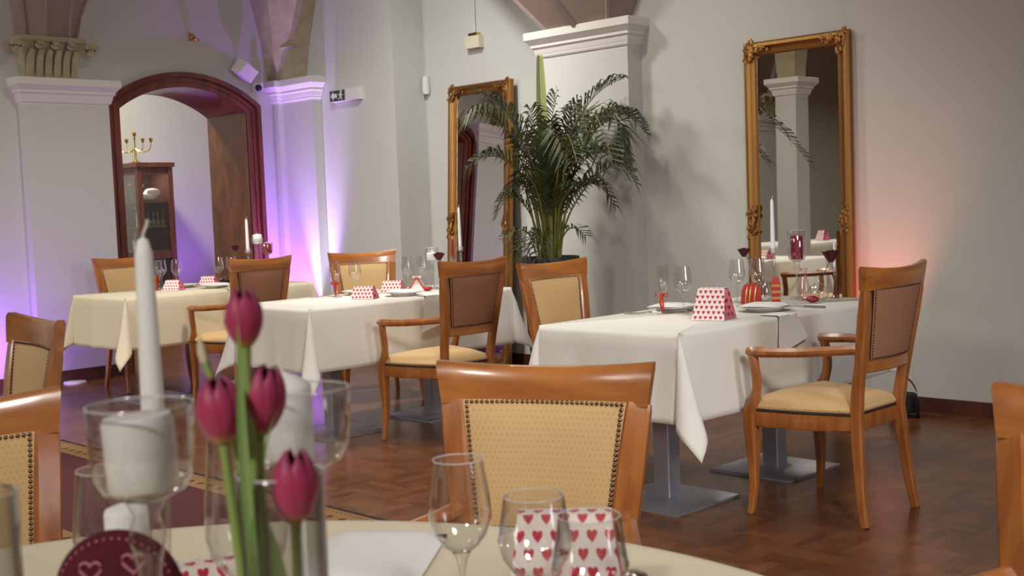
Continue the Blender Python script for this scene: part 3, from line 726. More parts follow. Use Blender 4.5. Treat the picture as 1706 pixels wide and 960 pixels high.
    for side in (1, -1):
        mb = MB(); L = []
        for i in range(32): L.append((.025 + .95 * i / 31, .02)); L.append((.025 + .95 * i / 31, .98))
        for i in range(1, 26): L.append((.025, .02 + .96 * i / 26)); L.append((.975, .02 + .96 * i / 26))
        nails(mb, [(pan(a, b, side), (0, side, 0)) for a, b in L], .0050 if side > 0 else .0040)
        o = part('nail_trim', mb, 'nail_bronze' if side > 0 else 'dark_piping', t, 'row of bronze upholstery nails' if side > 0 else 'row of dark upholstery nails'); o['kind'] = 'stuff'
    if arms:
        for s in (-1, 1):
            zb = .69; x0 = hw_(zb)
            P = bez([(s * x0, py_(zb) + .01, zb + .004), (s * (x0 + .02), -.12, zb - .006), (s * .29, -.02, .676), (s * .292, .10, .672), (s * .275, .205, .672)], 14)
            sz = [(.038, .038)] * 11 + [(.044, .040), (.05, .041), (.05, .041), (.042, .034)]
            part('armrest', MB().sweep(P, sz, (0, 0, 1), 8, .7), W, t)
            P = bez([(s * .276, .185, .665), (s * .286, .17, .58), (s * .275, .15, .53), (s * .262, .19, .47), (s * .259, .212, .42)], 12)
            part('arm_support', MB().sweep(P, [(.036, .036)] * 8 + [(.038, .042), (.042, .046), (.046, .05), (.05, .052), (.05, .052)], (0, 1, 0), 8, .5), W, t)
    return t
CG = 'cherry wood dining chairs'
ch = make_chair('wooden armchair on the right side of the right table, seen from behind')
ch.location = (-2.56, 4.39, 0); ch.rotation_euler = (0, 0, radians(90)); ch['group'] = CG
dup(ch, (-5.12, 4.53, 0), radians(90), 'wooden armchair on the right side of the middle table, seen from behind', CG)
dup(ch, (-7.35, 4.62, 0), radians(90), 'wooden armchair on the right side of the left table, behind the tulips', CG)
sc = make_chair('beige-backed chair pushed under the left side of the right table, by the palm pot', False)
sc.location = (-3.85, 4.44, 0); sc.rotation_euler = (0, 0, radians(-90)); sc['group'] = CG
dup(sc, (-6.60, 5.23, 0), radians(-115), 'turned beige-backed chair behind the middle table, near the violet light', CG)
dup(sc, (-8.67, 4.58, 0), radians(-90), 'chair behind the left table, in front of the arch, half hidden by the candle', CG)
dup(sc, (-3.68, 1.27, 0), radians(173), 'chair at the left edge standing furthest back, with narrow beige back', CG)
dup(ch, (-1.605, 1.55, 0), radians(-155.2), 'large beige chair facing the front table, in the middle foreground', CG, .955)
dup(ch, (-2.08, .80, 0), radians(-92), 'nail-trimmed chair cut off by the left edge, close to the tulip table', CG, .955)
dup(ch, (-.647, 1.672, 0), radians(172), 'chair cut off by the lower right corner with nail-trimmed back', CG, .955)
dup(sc, (-6.95, .55, 0), radians(90), 'chair at the off-frame table, seen only in the right mirror', CG)

# ------------------------------------------------------------------ tables with cloths
def cloth_rect(mb, x0, x1, y0, y1, zt, L, seed, amp=.010, sw=(0, 0, 0, 0)):
    rnd = random.Random(seed); ph = [rnd.uniform(0, 6) for _ in range(8)]
    r = .02
    n_edge = 40; n_cor = 16; nv = 14
    # closed loop of (base point, outward dir, angle phi within a corner or None)
    loop = []
    corners = [(x1, y0, -PI / 2, 0), (x1, y1, 0, PI / 2), (x0, y1, PI / 2, PI), (x0, y0, PI, 1.5 * PI)]
    for ci, (cx, cy, a0, a1) in enumerate(corners):
        for k in range(n_cor + 1):
            f = k / n_cor; loop.append(((cx, cy), a0, a1, f, ci))
        nx, ny = corners[(ci + 1) % 4][:2]
        for k in range(1, n_edge): loop.append(((cx + (nx - cx) * k / n_edge, cy + (ny - cy) * k / n_edge), a1, a1, -1 - k / n_edge, ci))
    R = []
    for j in range(nv + 1):
        row = []
        for li, (b, a0, a1, f, ci) in enumerate(loop):
            if f >= 0:
                phi = f * PI / 2; ln = L / max(cos(phi), sin(phi)); s = ln * j / nv
                ad = (a0 + a1) / 2; diag = Vector((cos(ad), sin(ad))); tan = Vector((-sin(ad), cos(ad)))
                fl = sin(2 * phi)
                out = s * .31 * max(0, fl) ** 1.25 * (.55 + .45 * s / (ln)) + .006
                side = s * (.05 * sin(4 * phi) * -1 + sw[ci] * fl)
                e = Vector((cos(a0), sin(a0))) * (cos(phi)) + Vector((cos(a1), sin(a1))) * sin(phi)
                p = Vector(b) + e.normalized() * (out - .006) + tan * side + e * (.014 * min(1, s / .1))
                z = zt - sqrt(max(0, s * s - (out - .006) ** 2 - side ** 2))
            else:
                k = -1 - f if False else -(f + 1); s = L * j / nv
                d = Vector((cos(a0), sin(a0)))
                w_ = sin(k * PI) ** .5
                rip = amp * (s / L) * (sin(k * 9 + ph[ci]) + .6 * sin(k * 21 + ph[ci + 4])) * w_
                p = Vector(b) + d * (.012 * min(1, s / .05) + .035 * (s / L) ** 2 * .5 + rip); z = zt - s
            # rounded table edge
            if j == 0: z = zt
            elif j == 1: pass
            row.append((p.x, p.y, z))
        R.append(row)
    top = [(x0 + (p[0] - x0), p[1], zt) for p in R[0]]
    mb.rings(R, True, False)
    n = len(loop); mb.add([((x0 + x1) / 2, (y0 + y1) / 2, zt + .0005)] + R[0], [(0, i + 1, (i + 1) % n + 1) for i in range(n)])
def rect_table(x0, x1, y0, y1, label, clabel, mat, seed, plates, sw):
    cx, cy = (x0 + x1) / 2, (y0 + y1) / 2
    t = thing('dining_table', label, 'table', (cx, cy, 0), 0)
    part('tabletop', MB().box(x0 - cx + .01, y0 - cy + .01, .735, x1 - cx - .01, y1 - cy - .01, .770), 'table_wood', t)
    for px, py in plates:
        q = thing if False else None
        dx, dy = px - cx, py - cy
        part('base_plate', MB().rings([rectring(dx - .22, dx + .22, dy - .22, dy + .22, 0), rectring(dx - .22, dx + .22, dy - .22, dy + .22, .010), rectring(dx - .214, dx + .214, dy - .214, dy + .214, .013)]), 'steel', t)
        part('column', MB().sweep([(dx, dy, .012), (dx, dy, .72)], (.085, .085), (0, 1, 0), 8, .12), 'steel', t)
        part('column_collar', MB().box(dx - .055, dy - .055, .012, dx + .055, dy + .055, .018), 'steel', t)
        part('top_bracket', MB().box(dx - .2, dy - .2, .715, dx + .2, dy + .2, .736), 'steel', t)
    mb = MB(); cloth_rect(mb, x0 - cx, x1 - cx, y0 - cy, y1 - cy, .778, .36, seed, sw=sw)
    c = part('tablecloth', mb, mat, None, None, 60); c.location = (cx, cy, 0); tag(c, clabel, 'tablecloth')
    s = c.modifiers.new('thickness', 'SOLIDIFY'); s.thickness = .002; s.offset = -1
rect_table(-3.60, -2.85, 3.76, 5.42, 'steel-legged dining table under a white cloth in front of the red-lit mirror', 'white tablecloth on the right table, its corner hanging low beside the armchair', 'white_cloth', 1, [(-3.19, 4.10), (-3.14, 4.87)], (.10, .1, 0, -.05))
rect_table(-6.22, -5.47, 3.88, 5.46, 'steel-legged dining table in the middle of the row, under a white cloth', 'white tablecloth on the middle table, behind the second white candle', 'white_cloth', 2, [(-5.78, 4.24), (-5.72, 4.97)], (.02, .2, 0, -.05))
rect_table(-8.40, -7.62, 3.90, 5.45, 'steel-legged dining table in front of the arch, under a cream cloth', 'cream tablecloth on the left table in front of the arch', 'cream_cloth', 3, [(-8.02, 4.30), (-8.02, 5.05)], (-.02, .1, 0, -.12))
rect_table(-8.25, -7.5, -.3, 1.3, 'white-clothed table by the left wall, seen only in the right mirror', 'white tablecloth seen only in the right mirror', 'white_cloth', 5, [(-7.87, .1), (-7.87, .9)], (.1, .1, 0, -.1))
# front round table
RC = (-1.08, .48); RT = .92
t = thing('round_table', 'round dining table with white cloth in the foreground', 'table', (*RC, 0))
part('tabletop', MB().lathe([(0, .735), (RT - .01, .735), (RT - .005, .74), (RT - .005, .765), (RT - .01, .77), (0, .77)], 64), 'table_wood', t)
part('column', MB().lathe([(0, 0), (.30, 0), (.30, .02), (.08, .05), (.06, .1), (.06, .735)], 24), 'steel', t)
mb = MB(); n = 160
R = [[(.02 * cos(2 * PI * k / n), .02 * sin(2 * PI * k / n), .778) for k in range(n)]]
for r_, z_ in ((RT - .02, .778), (RT, .777), (RT + .006, .77)): R.append([(r_ * cos(2 * PI * k / n), r_ * sin(2 * PI * k / n), z_) for k in range(n)])
for j in range(1, 9):
    s_ = j / 8; row = []
    for k in range(n):
        a = 2 * PI * k / n; r_ = RT + .008 + .03 * s_ + .03 * s_ * sin(18 * a + sin(3 * a)); row.append((r_ * cos(a), r_ * sin(a), .77 - .26 * s_))
    R.append(row)
mb.rings(R, True, False); mb.add(R[0], [tuple(range(n))])
c = part('tablecloth', mb, 'cream_cloth', None, None, 60); c.location = (*RC, 0); tag(c, 'pale round tablecloth on the foreground table under the tulips', 'tablecloth')

# ------------------------------------------------------------------ table things
ZT = .7805
def hearts_box(loc, rz, w_, d_, h_, label):
    t = thing('gift_box', label, 'gift box', loc, rz, 'heart-printed gift boxes')
    a, b = w_ / 2, d_ / 2; e, r_ = a * .80, b * .30; zt = h_
    # long faces look to -y / +y, folded ends to +-x
    def face(P, name, m, U):
        mb = MB(); mb.add(P, [(0, 1, 2, 3)], U); part(name, mb, m, t, None, 0)
    sl = sqrt((b - r_) ** 2 + zt ** 2)
    U = [(-a, 0), (a, 0), (e, sl), (-e, sl)]
    face([(-a, -b, 0), (a, -b, 0), (e, -r_, zt), (-e, -r_, zt)], 'front_flap', 'heart_paper', U)
    face([(a, b, 0), (-a, b, 0), (-e, r_, zt), (e, r_, zt)], 'rear_flap', 'heart_paper', U)
    face([(-e, -r_, zt), (e, -r_, zt), (e, r_, zt), (-e, r_, zt)], 'top_fold', 'heart_paper', [(-e, sl), (e, sl), (e, sl + 2 * r_), (-e, sl + 2 * r_)])
    face([(-a, -b, 0), (-a, b, 0), (a, b, 0), (a, -b, 0)], 'base_flap', 'heart_paper', [(0, 0)] * 4)
    for s in (-1, 1):
        mb = MB(); ix = s * (a - .012); it = s * (e - .02)
        mb.add([(s * a, -b, 0), (s * a, b, 0), (s * e, r_, zt), (s * e, -r_, zt), (ix, 0, .002), (s * (a + e) / 2 - s * .022, 0, zt * .55), (it, 0, zt)],
               [(0, 4, 5), (4, 1, 5), (1, 2, 5), (2, 6, 5), (6, 3, 5), (3, 0, 5)], [(-b, 0), (b, 0), (r_, zt), (-r_, zt), (0, 0), (0, zt * .55), (0, zt)])
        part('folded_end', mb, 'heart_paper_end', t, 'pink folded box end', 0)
    return t
hearts_box((-3.035, 4.26, ZT), radians(14), .15, .15, .135, 'tall white gift box printed with red hearts on the right table')
hearts_box((-5.70, 4.45, ZT), radians(28), .15, .10, .075, 'front white gift box printed with red hearts on the middle table')
hearts_box((-5.93, 4.86, ZT), radians(28), .15, .10, .075, 'rear white gift box printed with red hearts on the middle table')
hearts_box((-7.98, 4.47, ZT), radians(28), .14, .10, .075, 'front white gift box printed with red hearts on the left table')
hearts_box((-8.12, 4.85, ZT), radians(28), .14, .10, .075, 'rear white gift box printed with red hearts on the left table')
hearts_box((-1.035, 1.115, ZT), radians(40), .15, .11, .125, 'heart-printed gift box behind the wine glasses on the front table')
hearts_box((-1.265, .735, ZT), radians(70), .13, .10, .11, 'heart-printed gift box behind the maroon heart cushion on the front table')

hearts_box((-7.68, .15, ZT), radians(200), .15, .12, .12, 'gift box printed with red hearts seen in the right mirror')
hearts_box((-7.95, .55, ZT), radians(200), .15, .12, .12, 'rear gift box printed with red hearts seen in the right mirror')
def folded_napkin(loc, rz, w_, d_, label, th=.012):
    t = thing('napkin', label, 'napkin', loc, rz, 'folded white napkins')
    for k in range(2):
        z = .001
        mb = MB(); mb.grid(lambda a, b: ((a - .5) * w_ * (1 - .06 * k), (b - .5) * d_ * (1 - .04 * k), z + th * (.8 + .3 * k) * (1 - (2 * a - 1) ** 8) * (1 - (2 * b - 1) ** 8)), 10, 8)
        mb.add([(-w_ / 2, -d_ / 2, z), (w_ / 2, -d_ / 2, z), (w_ / 2, d_ / 2, z), (-w_ / 2, d_ / 2, z)], [(0, 3, 2, 1)])
        part('fold', mb, 'napkin_cloth', t)
    return t
def plate(loc, r_, label):
    t = thing('plate', label, 'plate', loc, 0, 'white dinner plates')
    part('rim', MB().lathe([(r_ * .62, .006), (r_ * .7, .012), (r_, .020), (r_, .023), (r_ * .7, .016), (r_ * .62, .010)], 32), 'porcelain', t)
    part('well', MB().lathe([(0, .0), (r_ * .6, .0), (r_ * .63, .007), (r_ * .62, .010), (0, .008)], 32), 'porcelain', t)
def hang_napkin(x, y, wid, drop, inn, label):
    """napkin lying on the table and hanging over the +x edge"""
    t = thing('hanging_napkin', label, 'napkin', (x, y, 0), 0, 'napkins over the table edge')
    def fn(a, b):
        dr = drop * (1 - .36 * a); s = -inn + (inn + dr) * b
        if s <= 0: return (s + .028, (a - .5) * wid * .8, .7835)
        q = s / dr
        return (.019 + .02 * q ** 1.3 + .015 * a * q, (a - .5) * wid * (.8 + .45 * q), .7835 - s * .98)
    part('cloth', MB().grid(fn, 8, 14), 'napkin_cloth', t, None, 60)
plate((-3.04, 4.66, ZT), .13, 'white plate behind the hearts box on the right table')
folded_napkin((-3.04, 4.66, ZT + .022), radians(10), .19, .16, 'folded napkin on the plate at the right side of the right table')
plate((-3.44, 4.50, ZT), .12, 'white plate behind the ribboned flute on the right table')
folded_napkin((-3.44, 4.50, ZT + .022), radians(5), .18, .15, 'folded napkin on the plate at the left side of the right table')
hang_napkin(-2.85, 4.52, .17, .17, .12, 'white napkin hanging over the right table edge behind the armchair arm')
plate((-5.66, 4.72, ZT), .12, 'white plate between hearts box and armchair on the middle table')
folded_napkin((-5.66, 4.72, ZT + .022), radians(8), .18, .15, 'folded napkin on the right-hand plate of the middle table')
plate((-6.06, 4.70, ZT), .12, 'white plate behind the stemware on the middle table')
hang_napkin(-5.47, 4.82, .26, .22, .12, 'white napkin hanging over the middle table edge beside the armchair')
plate((-7.86, 4.75, ZT), .12, 'white plate at the right side of the left table')
folded_napkin((-7.86, 4.75, ZT + .022), radians(8), .18, .15, 'folded napkin on the right-hand plate of the left table')
hang_napkin(-7.62, 4.80, .26, .22, .12, 'white napkin hanging over the left table edge beside the armchair')
plate((-8.22, 4.68, ZT), .12, 'white plate at the far side of the left table')
def fork(loc, rz, label):
    t = thing('fork', label, 'cutlery', loc, rz, 'forks')
    part('handle', MB().sweep([(0, -.09, .004), (0, -.02, .004), (0, .03, .010)], [(.016, .003), (.010, .003), (.006, .003)], (0, 0, 1)), 'cutlery_steel', t)
    for k in range(4): part('tine', MB().sweep([(-.008 + k * .0053, .045, .008), (-.008 + k * .0053, .09, .006)], (.003, .002), (0, 0, 1)), 'cutlery_steel', t)
    part('neck', MB().sweep([(0, .028, .010), (0, .047, .008)], [(.006, .003), (.021, .003)], (0, 0, 1)), 'cutlery_steel', t)
def knife(loc, rz, label):
    t = thing('knife', label, 'cutlery', loc, rz, 'knives')
    part('handle', MB().sweep([(0, -.11, .005), (0, .0, .005)], (.014, .008), (0, 0, 1)), 'cutlery_steel', t)
    part('blade', MB().sweep([(0, -.002, .005), (0, .06, .005), (.004, .11, .005)], [(.016, .003), (.018, .003), (.006, .002)], (0, 0, 1)), 'cutlery_steel', t)
def spoon(loc, rz, label):
    t = thing('spoon', label, 'cutlery', loc, rz, 'spoons')
    part('handle', MB().sweep([(0, -.09, .004), (0, -.02, .004), (0, .04, .008)], [(.015, .003), (.008, .003), (.006, .003)], (0, 0, 1)), 'cutlery_steel', t)
    part('bowl', MB().ball((0, .062, .007), (.018, .028, .006), 12, 6), 'cutlery_steel', t)
fork((-3.49, 4.34, ZT), radians(-70), 'steel fork nearest the left chair on the right table')
fork((-3.46, 4.30, ZT), radians(-74), 'second steel fork beside the ribboned flute on the right table')
knife((-3.36, 4.62, ZT), radians(-80), 'steel knife by the left plate on the right table')
spoon((-3.10, 4.86, ZT), radians(75), 'steel spoon in front of the red gift bag on the right table')
knife((-2.96, 4.87, ZT), radians(85), 'steel knife near the armchair side of the right table')
fork((-6.08, 4.42, ZT), radians(-70), 'steel fork on the far corner of the middle table')
spoon((-.98, 1.22, ZT), radians(60), 'steel spoon at the far rim of the front table')
folded_napkin((-1.40, 1.075, ZT), radians(-52), .30, .19, 'large folded white napkin on the front table beside the wine glass', .018)
plate((-1.27, 1.05, ZT - .0003), .0125 * 10, 'white plate under the big napkin on the front table') if False else None

# candles and holders
def taper(loc, z0, h, r_, label, hold, mat='white_wax', wick=True):
    t = thing('taper_candle', label, 'candle', (loc[0], loc[1], z0))
    part('wax', MB().lathe([(0, 0), (r_, 0), (r_ * .86, h * .5), (r_ * .70, h * .93), (r_ * .45, h * .985), (.001, h)], 18), mat, t, None, 50)
    if wick: part('wick', MB().tube(bez([(0, 0, h - .002), (0, 0, h + .006), (.003, .003, h + .007), (.004, .004, h + .016)], 6), .0014, 6), 'wick', t)
    return t
def candlestick(loc, h, label, top=.016, low=.035, mat='clear_glass', group='glass candlesticks'):
    t = thing('candlestick', label, 'candle holder', (*loc, ZT), 0, group)
    part('foot', MB().lathe([(0, .004), (low, .003), (low, .007), (.012, .014), (.008, .025)], 24), mat, t, None, 60)
    part('stem', MB().lathe([(.008, .025), (.007, h * .5), (.011, h - .05), (.007, h - .035)], 18), mat, t, None, 60)
    part('socket', MB().lathe([(.007, h - .035), (top * .9, h - .03), (top, h), (top * .8, h), (top * .75, h - .025), (0, h - .026)], 18), mat, t, None, 60)
    return t
def goblet(loc, h, rb, hb, label, low=.04):
    t = thing('goblet_holder', label, 'candle holder', (*loc, ZT), 0, 'stemmed glass candle goblets')
    part('foot', MB().lathe([(0, .004), (low, .003), (low, .007), (.014, .016), (.008, .03)], 28), 'clear_glass', t, None, 60)
    part('stem', MB().lathe([(.008, .03), (.0075, .08), (.010, h - hb - .06), (.016, h - hb - .03), (.011, h - hb - .012), (.017, h - hb)], 22), 'clear_glass', t, None, 60)
    part('bowl', MB().lathe([(0, h - hb), (.017, h - hb + .001), (rb * .80, h - hb + .010), (rb * .94, h - hb + .022), (rb, h - hb + .045), (rb * 1.02, h), (rb * 1.0, h + .0012), (rb * .985, h)], 40), 'clear_glass', t, None, 60)
    part('rim', ring_mb(rb * 1.005, h, .0011, 44), 'rim_glint_glass', t, None, 80)
    return t
def pillar(loc, z0, r_, h, label, mat='white_wax', tilt=0, dome=.006, wick=True):
    t = thing('pillar_candle', label, 'candle', (loc[0], loc[1], z0)); t.rotation_euler = (tilt * .7, tilt * -.7, 0)
    part('wax', MB().lathe([(0, 0), (r_ * .96, 0), (r_, .004), (r_, h - .004), (r_ * .93, h), (r_ * .5, h + dome * .6), (.001, h + dome)], 32), mat, t, None, 50)
    if wick: part('wick', MB().tube([(0, 0, h + dome * .8), (.001, 0, h + dome + .008), (.003, .001, h + dome + .016)], .0012, 6), 'wick', t)
    return t
# right table centrepiece
candlestick((-3.315, 5.17), .26, 'tall clear candlestick carrying the taper before the tall mirror', .018)
taper((-3.315, 5.17), ZT + .235, .27, .0115, 'lilac-white taper candle standing before the tall mirror', None)
goblet((-3.21, 5.22), .345, .045, .155, 'tall glass goblet around the red pillar candle on the right table')
pillar((-3.21, 5.22), ZT + .200, .030, .115, 'dark red pillar candle in the tall goblet on the right table', 'red_wax')
candlestick((-3.06, 5.32), .16, 'small pink glass candlestick at the right end of the right table', .012, .024, 'pink_glass')
taper((-3.06, 5.32), ZT + .134, .15, .006, 'thin white taper at the right end of the right table', None)
def vase(loc, prof, label, mat='clear_glass', cat='vase'):
    t = thing('bud_vase', label, cat, (*loc, ZT), 0, 'small glass vases')
    k = len(prof) // 2
    part('body', MB().lathe(prof, 28), mat, t, None, 60)
    rr, zz = prof[-1]; part('lip', MB().lathe([(rr - .001, zz - .002), (rr + .002, zz - .001), (rr + .002, zz + .002), (rr - .001, zz + .002)], 24), mat, t)
    return t
vase((-3.155, 5.19), [(0, .003), (.03, .002), (.034, .01), (.033, .06), (.016, .115), (.014, .14), (.018, .155)], 'pink-necked bottle vase on the right table', 'pink_glass')
vase((-3.065, 5.17), [(0, .003), (.03, .002), (.046, .02), (.052, .042), (.045, .066), (.02, .085), (.011, .095), (.011, .115), (.015, .12)], 'round flask vase holding a dark red rose on the right table')
vase((-3.31, 5.08), [(0, .003), (.024, .002), (.028, .01), (.03, .05), (.018, .09), (.015, .11), (.02, .125)], 'clear vase with the leaning rose on the right table')
def rose(base, top, r_, label, bend=(0, 0, 0)):
    t = thing('dark_rose', label, 'flower', tuple(base), 0, 'dark red roses')
    d = Vector(top) - Vector(base); b = Vector(bend)
    part('stem', MB().tube(bez([(0, 0, 0), d * .45 + b, d], 10), .0022, 6), 'rose_stem', t)
    rnd = random.Random(int(r_ * 10000) + len(label))
    for ring, (n, tilt, q) in enumerate(((3, .25, .6), (4, .6, .85), (5, 1.0, 1.0))):
        for k in range(n):
            a = 2 * PI * k / n + ring * .7 + rnd.uniform(-.2, .2)
            def fn(u, v):
                w_ = (u - .5) * 1.5; rad = r_ * q * (.25 + .75 * v * sin(tilt)) ; h = r_ * 1.25 * v * cos(tilt * .6)
                x = rad * cos(w_) ; y = rad * sin(w_) * 1.15
                rad2 = x + .12 * r_ * v * v * sin(6 * u + k)
                return d + Vector((rad2 * cos(a) - y * sin(a), rad2 * sin(a) + y * cos(a), h - r_ * .3 + .1 * r_ * sin(5 * u + a)))
            part('petal', MB().grid(fn, 5, 4), 'rose_red', t, None, 60)
    return t
rose((-3.31, 5.08, ZT + .02), (-3.40, 5.04, ZT + .235), .034, 'dark red rose leaning left before the mirror frame, right table', (.05, 0, .02))
rose((-3.065, 5.17, ZT + .02), (-3.01, 5.20, ZT + .205), .045, 'open dark red rose in the flask vase at the right of the right table', (-.02, 0, 0))
g = thing('gift_bag', 'red gift bag with gold trim and ribbons on the right table', 'gift', (-3.27, 4.90, ZT), radians(40))
mb = MB(); R = [rectring(-.045, .045, -.02, .02, 0), rectring(-.05, .05, -.022, .022, .01), rectring(-.042, .042, -.018, .018, .075), rectring(-.03, .03, -.006, .006, .098)]; mb.rings(R)
part('bag', mb, 'gift_red', g, None, 20)
for x in (-.03, -.012, .012): part('gold_ribbon', MB().sweep([(x, -.0235, .0), (x, -.0235, .03), (x + .006, -.0225, .07), (x + .012, -.012, .09)], (.006, .002), (0, -1, 0)), 'gift_gold', g)
g = thing('gift_sachet', 'slim red and gold sachet standing right of the gift bag', 'gift', (-3.195, 5.00, ZT), radians(40))
part('wrap', MB().rings([rectring(-.02, .02, -.01, .01, 0), rectring(-.021, .021, -.011, .011, .1), rectring(-.012, .012, -.006, .006, .13)]), 'gift_red', g, None, 20)
for z in (.02, .05, .08): part('gold_band', MB().box(-.0215, -.0125, z, .0215, .0125, z + .012), 'gift_gold', g)
s = thing('glass_heart', 'small red glass pebble in front of the flask vase', 'ornament', (-3.05, 5.09, ZT))
part('stone', MB().ball((0, 0, .016), (.034, .026, .016), 16, 8), 'red_wax', s); part('shine_cap', MB().ball((.006, 0, .024), (.02, .016, .009), 12, 6), 'red_glass', s)
# middle table centrepiece
goblet((-5.90, 5.17), .27, .045, .09, 'glass goblet with white candle and petals on the middle table')
pillar((-5.90, 5.17), ZT + .19, .033, .045, 'short white candle in the goblet on the middle table')
rose((-5.80, 5.20, ZT + .06), (-5.85, 5.19, ZT + .20), .040, 'dark red rose above the armchair back on the middle table', (.02, 0, 0))
taper((-5.92, 5.375), ZT + .19, .13, .012, 'dark pink taper candle on the middle table', None, 'red_wax')
candlestick((-5.92, 5.375), .21, 'clear candlestick under the dark pink taper on the middle table', .016)
candlestick((-5.86, 5.39), .265, 'clear candlestick under the white taper on the middle table', .020)
taper((-5.86, 5.39), ZT + .24, .285, .0115, 'white taper candle in front of the left mirror', None)
vase((-5.82, 5.31), [(0, .003), (.035, .002), (.038, .01), (.038, .215)], 'straight glass tumbler vase behind the middle armchair')
rose((-5.76, 5.40, ZT + .02), (-5.70, 5.43, ZT + .13), .035, 'dark red rose peeping over the right end of the middle armchair', (0, 0, 0))
g = thing('tent_favour', 'white paper tent favour with red bow on the middle table', 'gift', (-5.88, 5.02, ZT), radians(40))
part('paper', MB().rings([rectring(-.05, .05, -.04, .04, 0), rectring(-.022, .022, -.012, .012, .075), rectring(-.03, .03, -.003, .003, .095)]), 'napkin_cloth', g, None, 20)
mb = MB()
for sg in (-1, 1):
    mb.grid(lambda a, b: (sg * .04 * sin(a * PI), -.016 + (b - .5) * .014, .085 + .02 * sin(a * 2 * PI) + .01 * a), 10, 1)
    mb.grid(lambda a, b: (sg * (.004 + .05 * a) + (b - .5) * .010, -.018 - .02 * a, .085 - .085 * a), 8, 1)
part('bow', mb, 'ribbon_red', g, 'red ribbon bow')
s = thing('glass_heart', 'red heart-shaped pebble beside the tent favour', 'ornament', (-5.82, 5.05, ZT)); part('stone', MB().ball((0, 0, .014), (.04, .03, .014), 14, 8), 'gift_red', s)
# left table centrepiece
rose((-7.98, 5.00, ZT + .06), (-8.00, 5.02, ZT + .27), .034, 'dark red rose against the wooden door jamb on the left table', (.02, 0, 0))
vase((-7.98, 5.00), [(0, .003), (.024, .002), (.028, .01), (.03, .05), (.018, .09), (.015, .11), (.02, .125)], 'clear bud vase under the rose on the left table')
candlestick((-8.00, 5.13), .265, 'clear candlestick under the taper on the left table', .024)
taper((-8.00, 5.13), ZT + .24, .26, .014, 'cream taper candle in front of the door jamb on the left table', None)
goblet((-8.00, 5.22), .345, .042, .05, 'tall goblet holding the white candle on the left table')
pillar((-8.00, 5.22), ZT + .305, .036, .07, 'small white candle high on the goblet on the left table')
goblet((-7.96, 5.28), .31, .045, .095, 'goblet holding the red candle on the left table')
pillar((-7.96, 5.28), ZT + .225, .036, .075, 'round red candle in the goblet on the left table', 'red_wax')
g = thing('amber_gift', 'amber wrapped gift beside the stemware on the left table', 'gift', (-8.12, 4.37, ZT), radians(30))
part('wrap', MB().rings([rectring(-.035, .035, -.025, .025, 0), rectring(-.036, .036, -.026, .026, .10), rectring(-.012, .012, -.008, .008, .13), rectring(-.026, .026, -.012, .012, .15)]), 'amber_glassware', g, None, 20)
part('tie', MB().box(-.016, -.012, .122, .016, .012, .132), 'gift_red', g)
s = thing('bread_basket', 'dark low basket at the back of the left table', 'basket', (-8.22, 5.05, ZT), 0)
part('tray', MB().lathe([(0, .0), (.10, 0), (.125, .035), (.118, .035), (.095, .006), (0, .006)], 24), 'table_wood', s)
for k in range(3): part('roll', MB().ball((.045 * cos(k * 2.1), .045 * sin(k * 2.1), .035), (.045, .035, .026), 10, 6), 'cabinet_wood', s)

# ------------------------------------------------------------------ front table
# heart cushion outline curve
def heart(t, s): return (s * 16 * sin(t) ** 3 / 17, s * (13 * cos(t) - 5 * cos(2 * t) - 2 * cos(3 * t) - cos(4 * t)) / 17)
GB1 = (-.932, .484); GB2 = (-.902, .626)
goblet(GB1, .365, .0435, .082, 'tall glass goblet with white pillar candle on the front table, left one')
pillar(GB1, ZT + .294, .0295, .062, 'wide white pillar candle in the left goblet on the front table', 'white_wax', radians(3), .002, False)
goblet(GB2, .362, .043, .075, 'tall glass goblet with domed white candle behind the tulips, right one')
pillar((GB2[0] - .012, GB2[1] - .012), ZT + .297, .0265, .070, 'domed white pillar candle behind the tulips', 'white_wax', 0, .012)
candlestick((-1.043, .555), .30, 'clear glass candlestick under the tall foreground taper', .016)
taper((-1.043, .555), ZT + .276, .228, .0118, 'tall white taper candle rising in the left foreground', None)
pillar((-1.131, .566), ZT + .155, .022, .074, 'small white candle half hidden behind the maroon cushion')
candlestick((-1.131, .566), .175, 'low glass holder under the half hidden white candle', .022, .032)
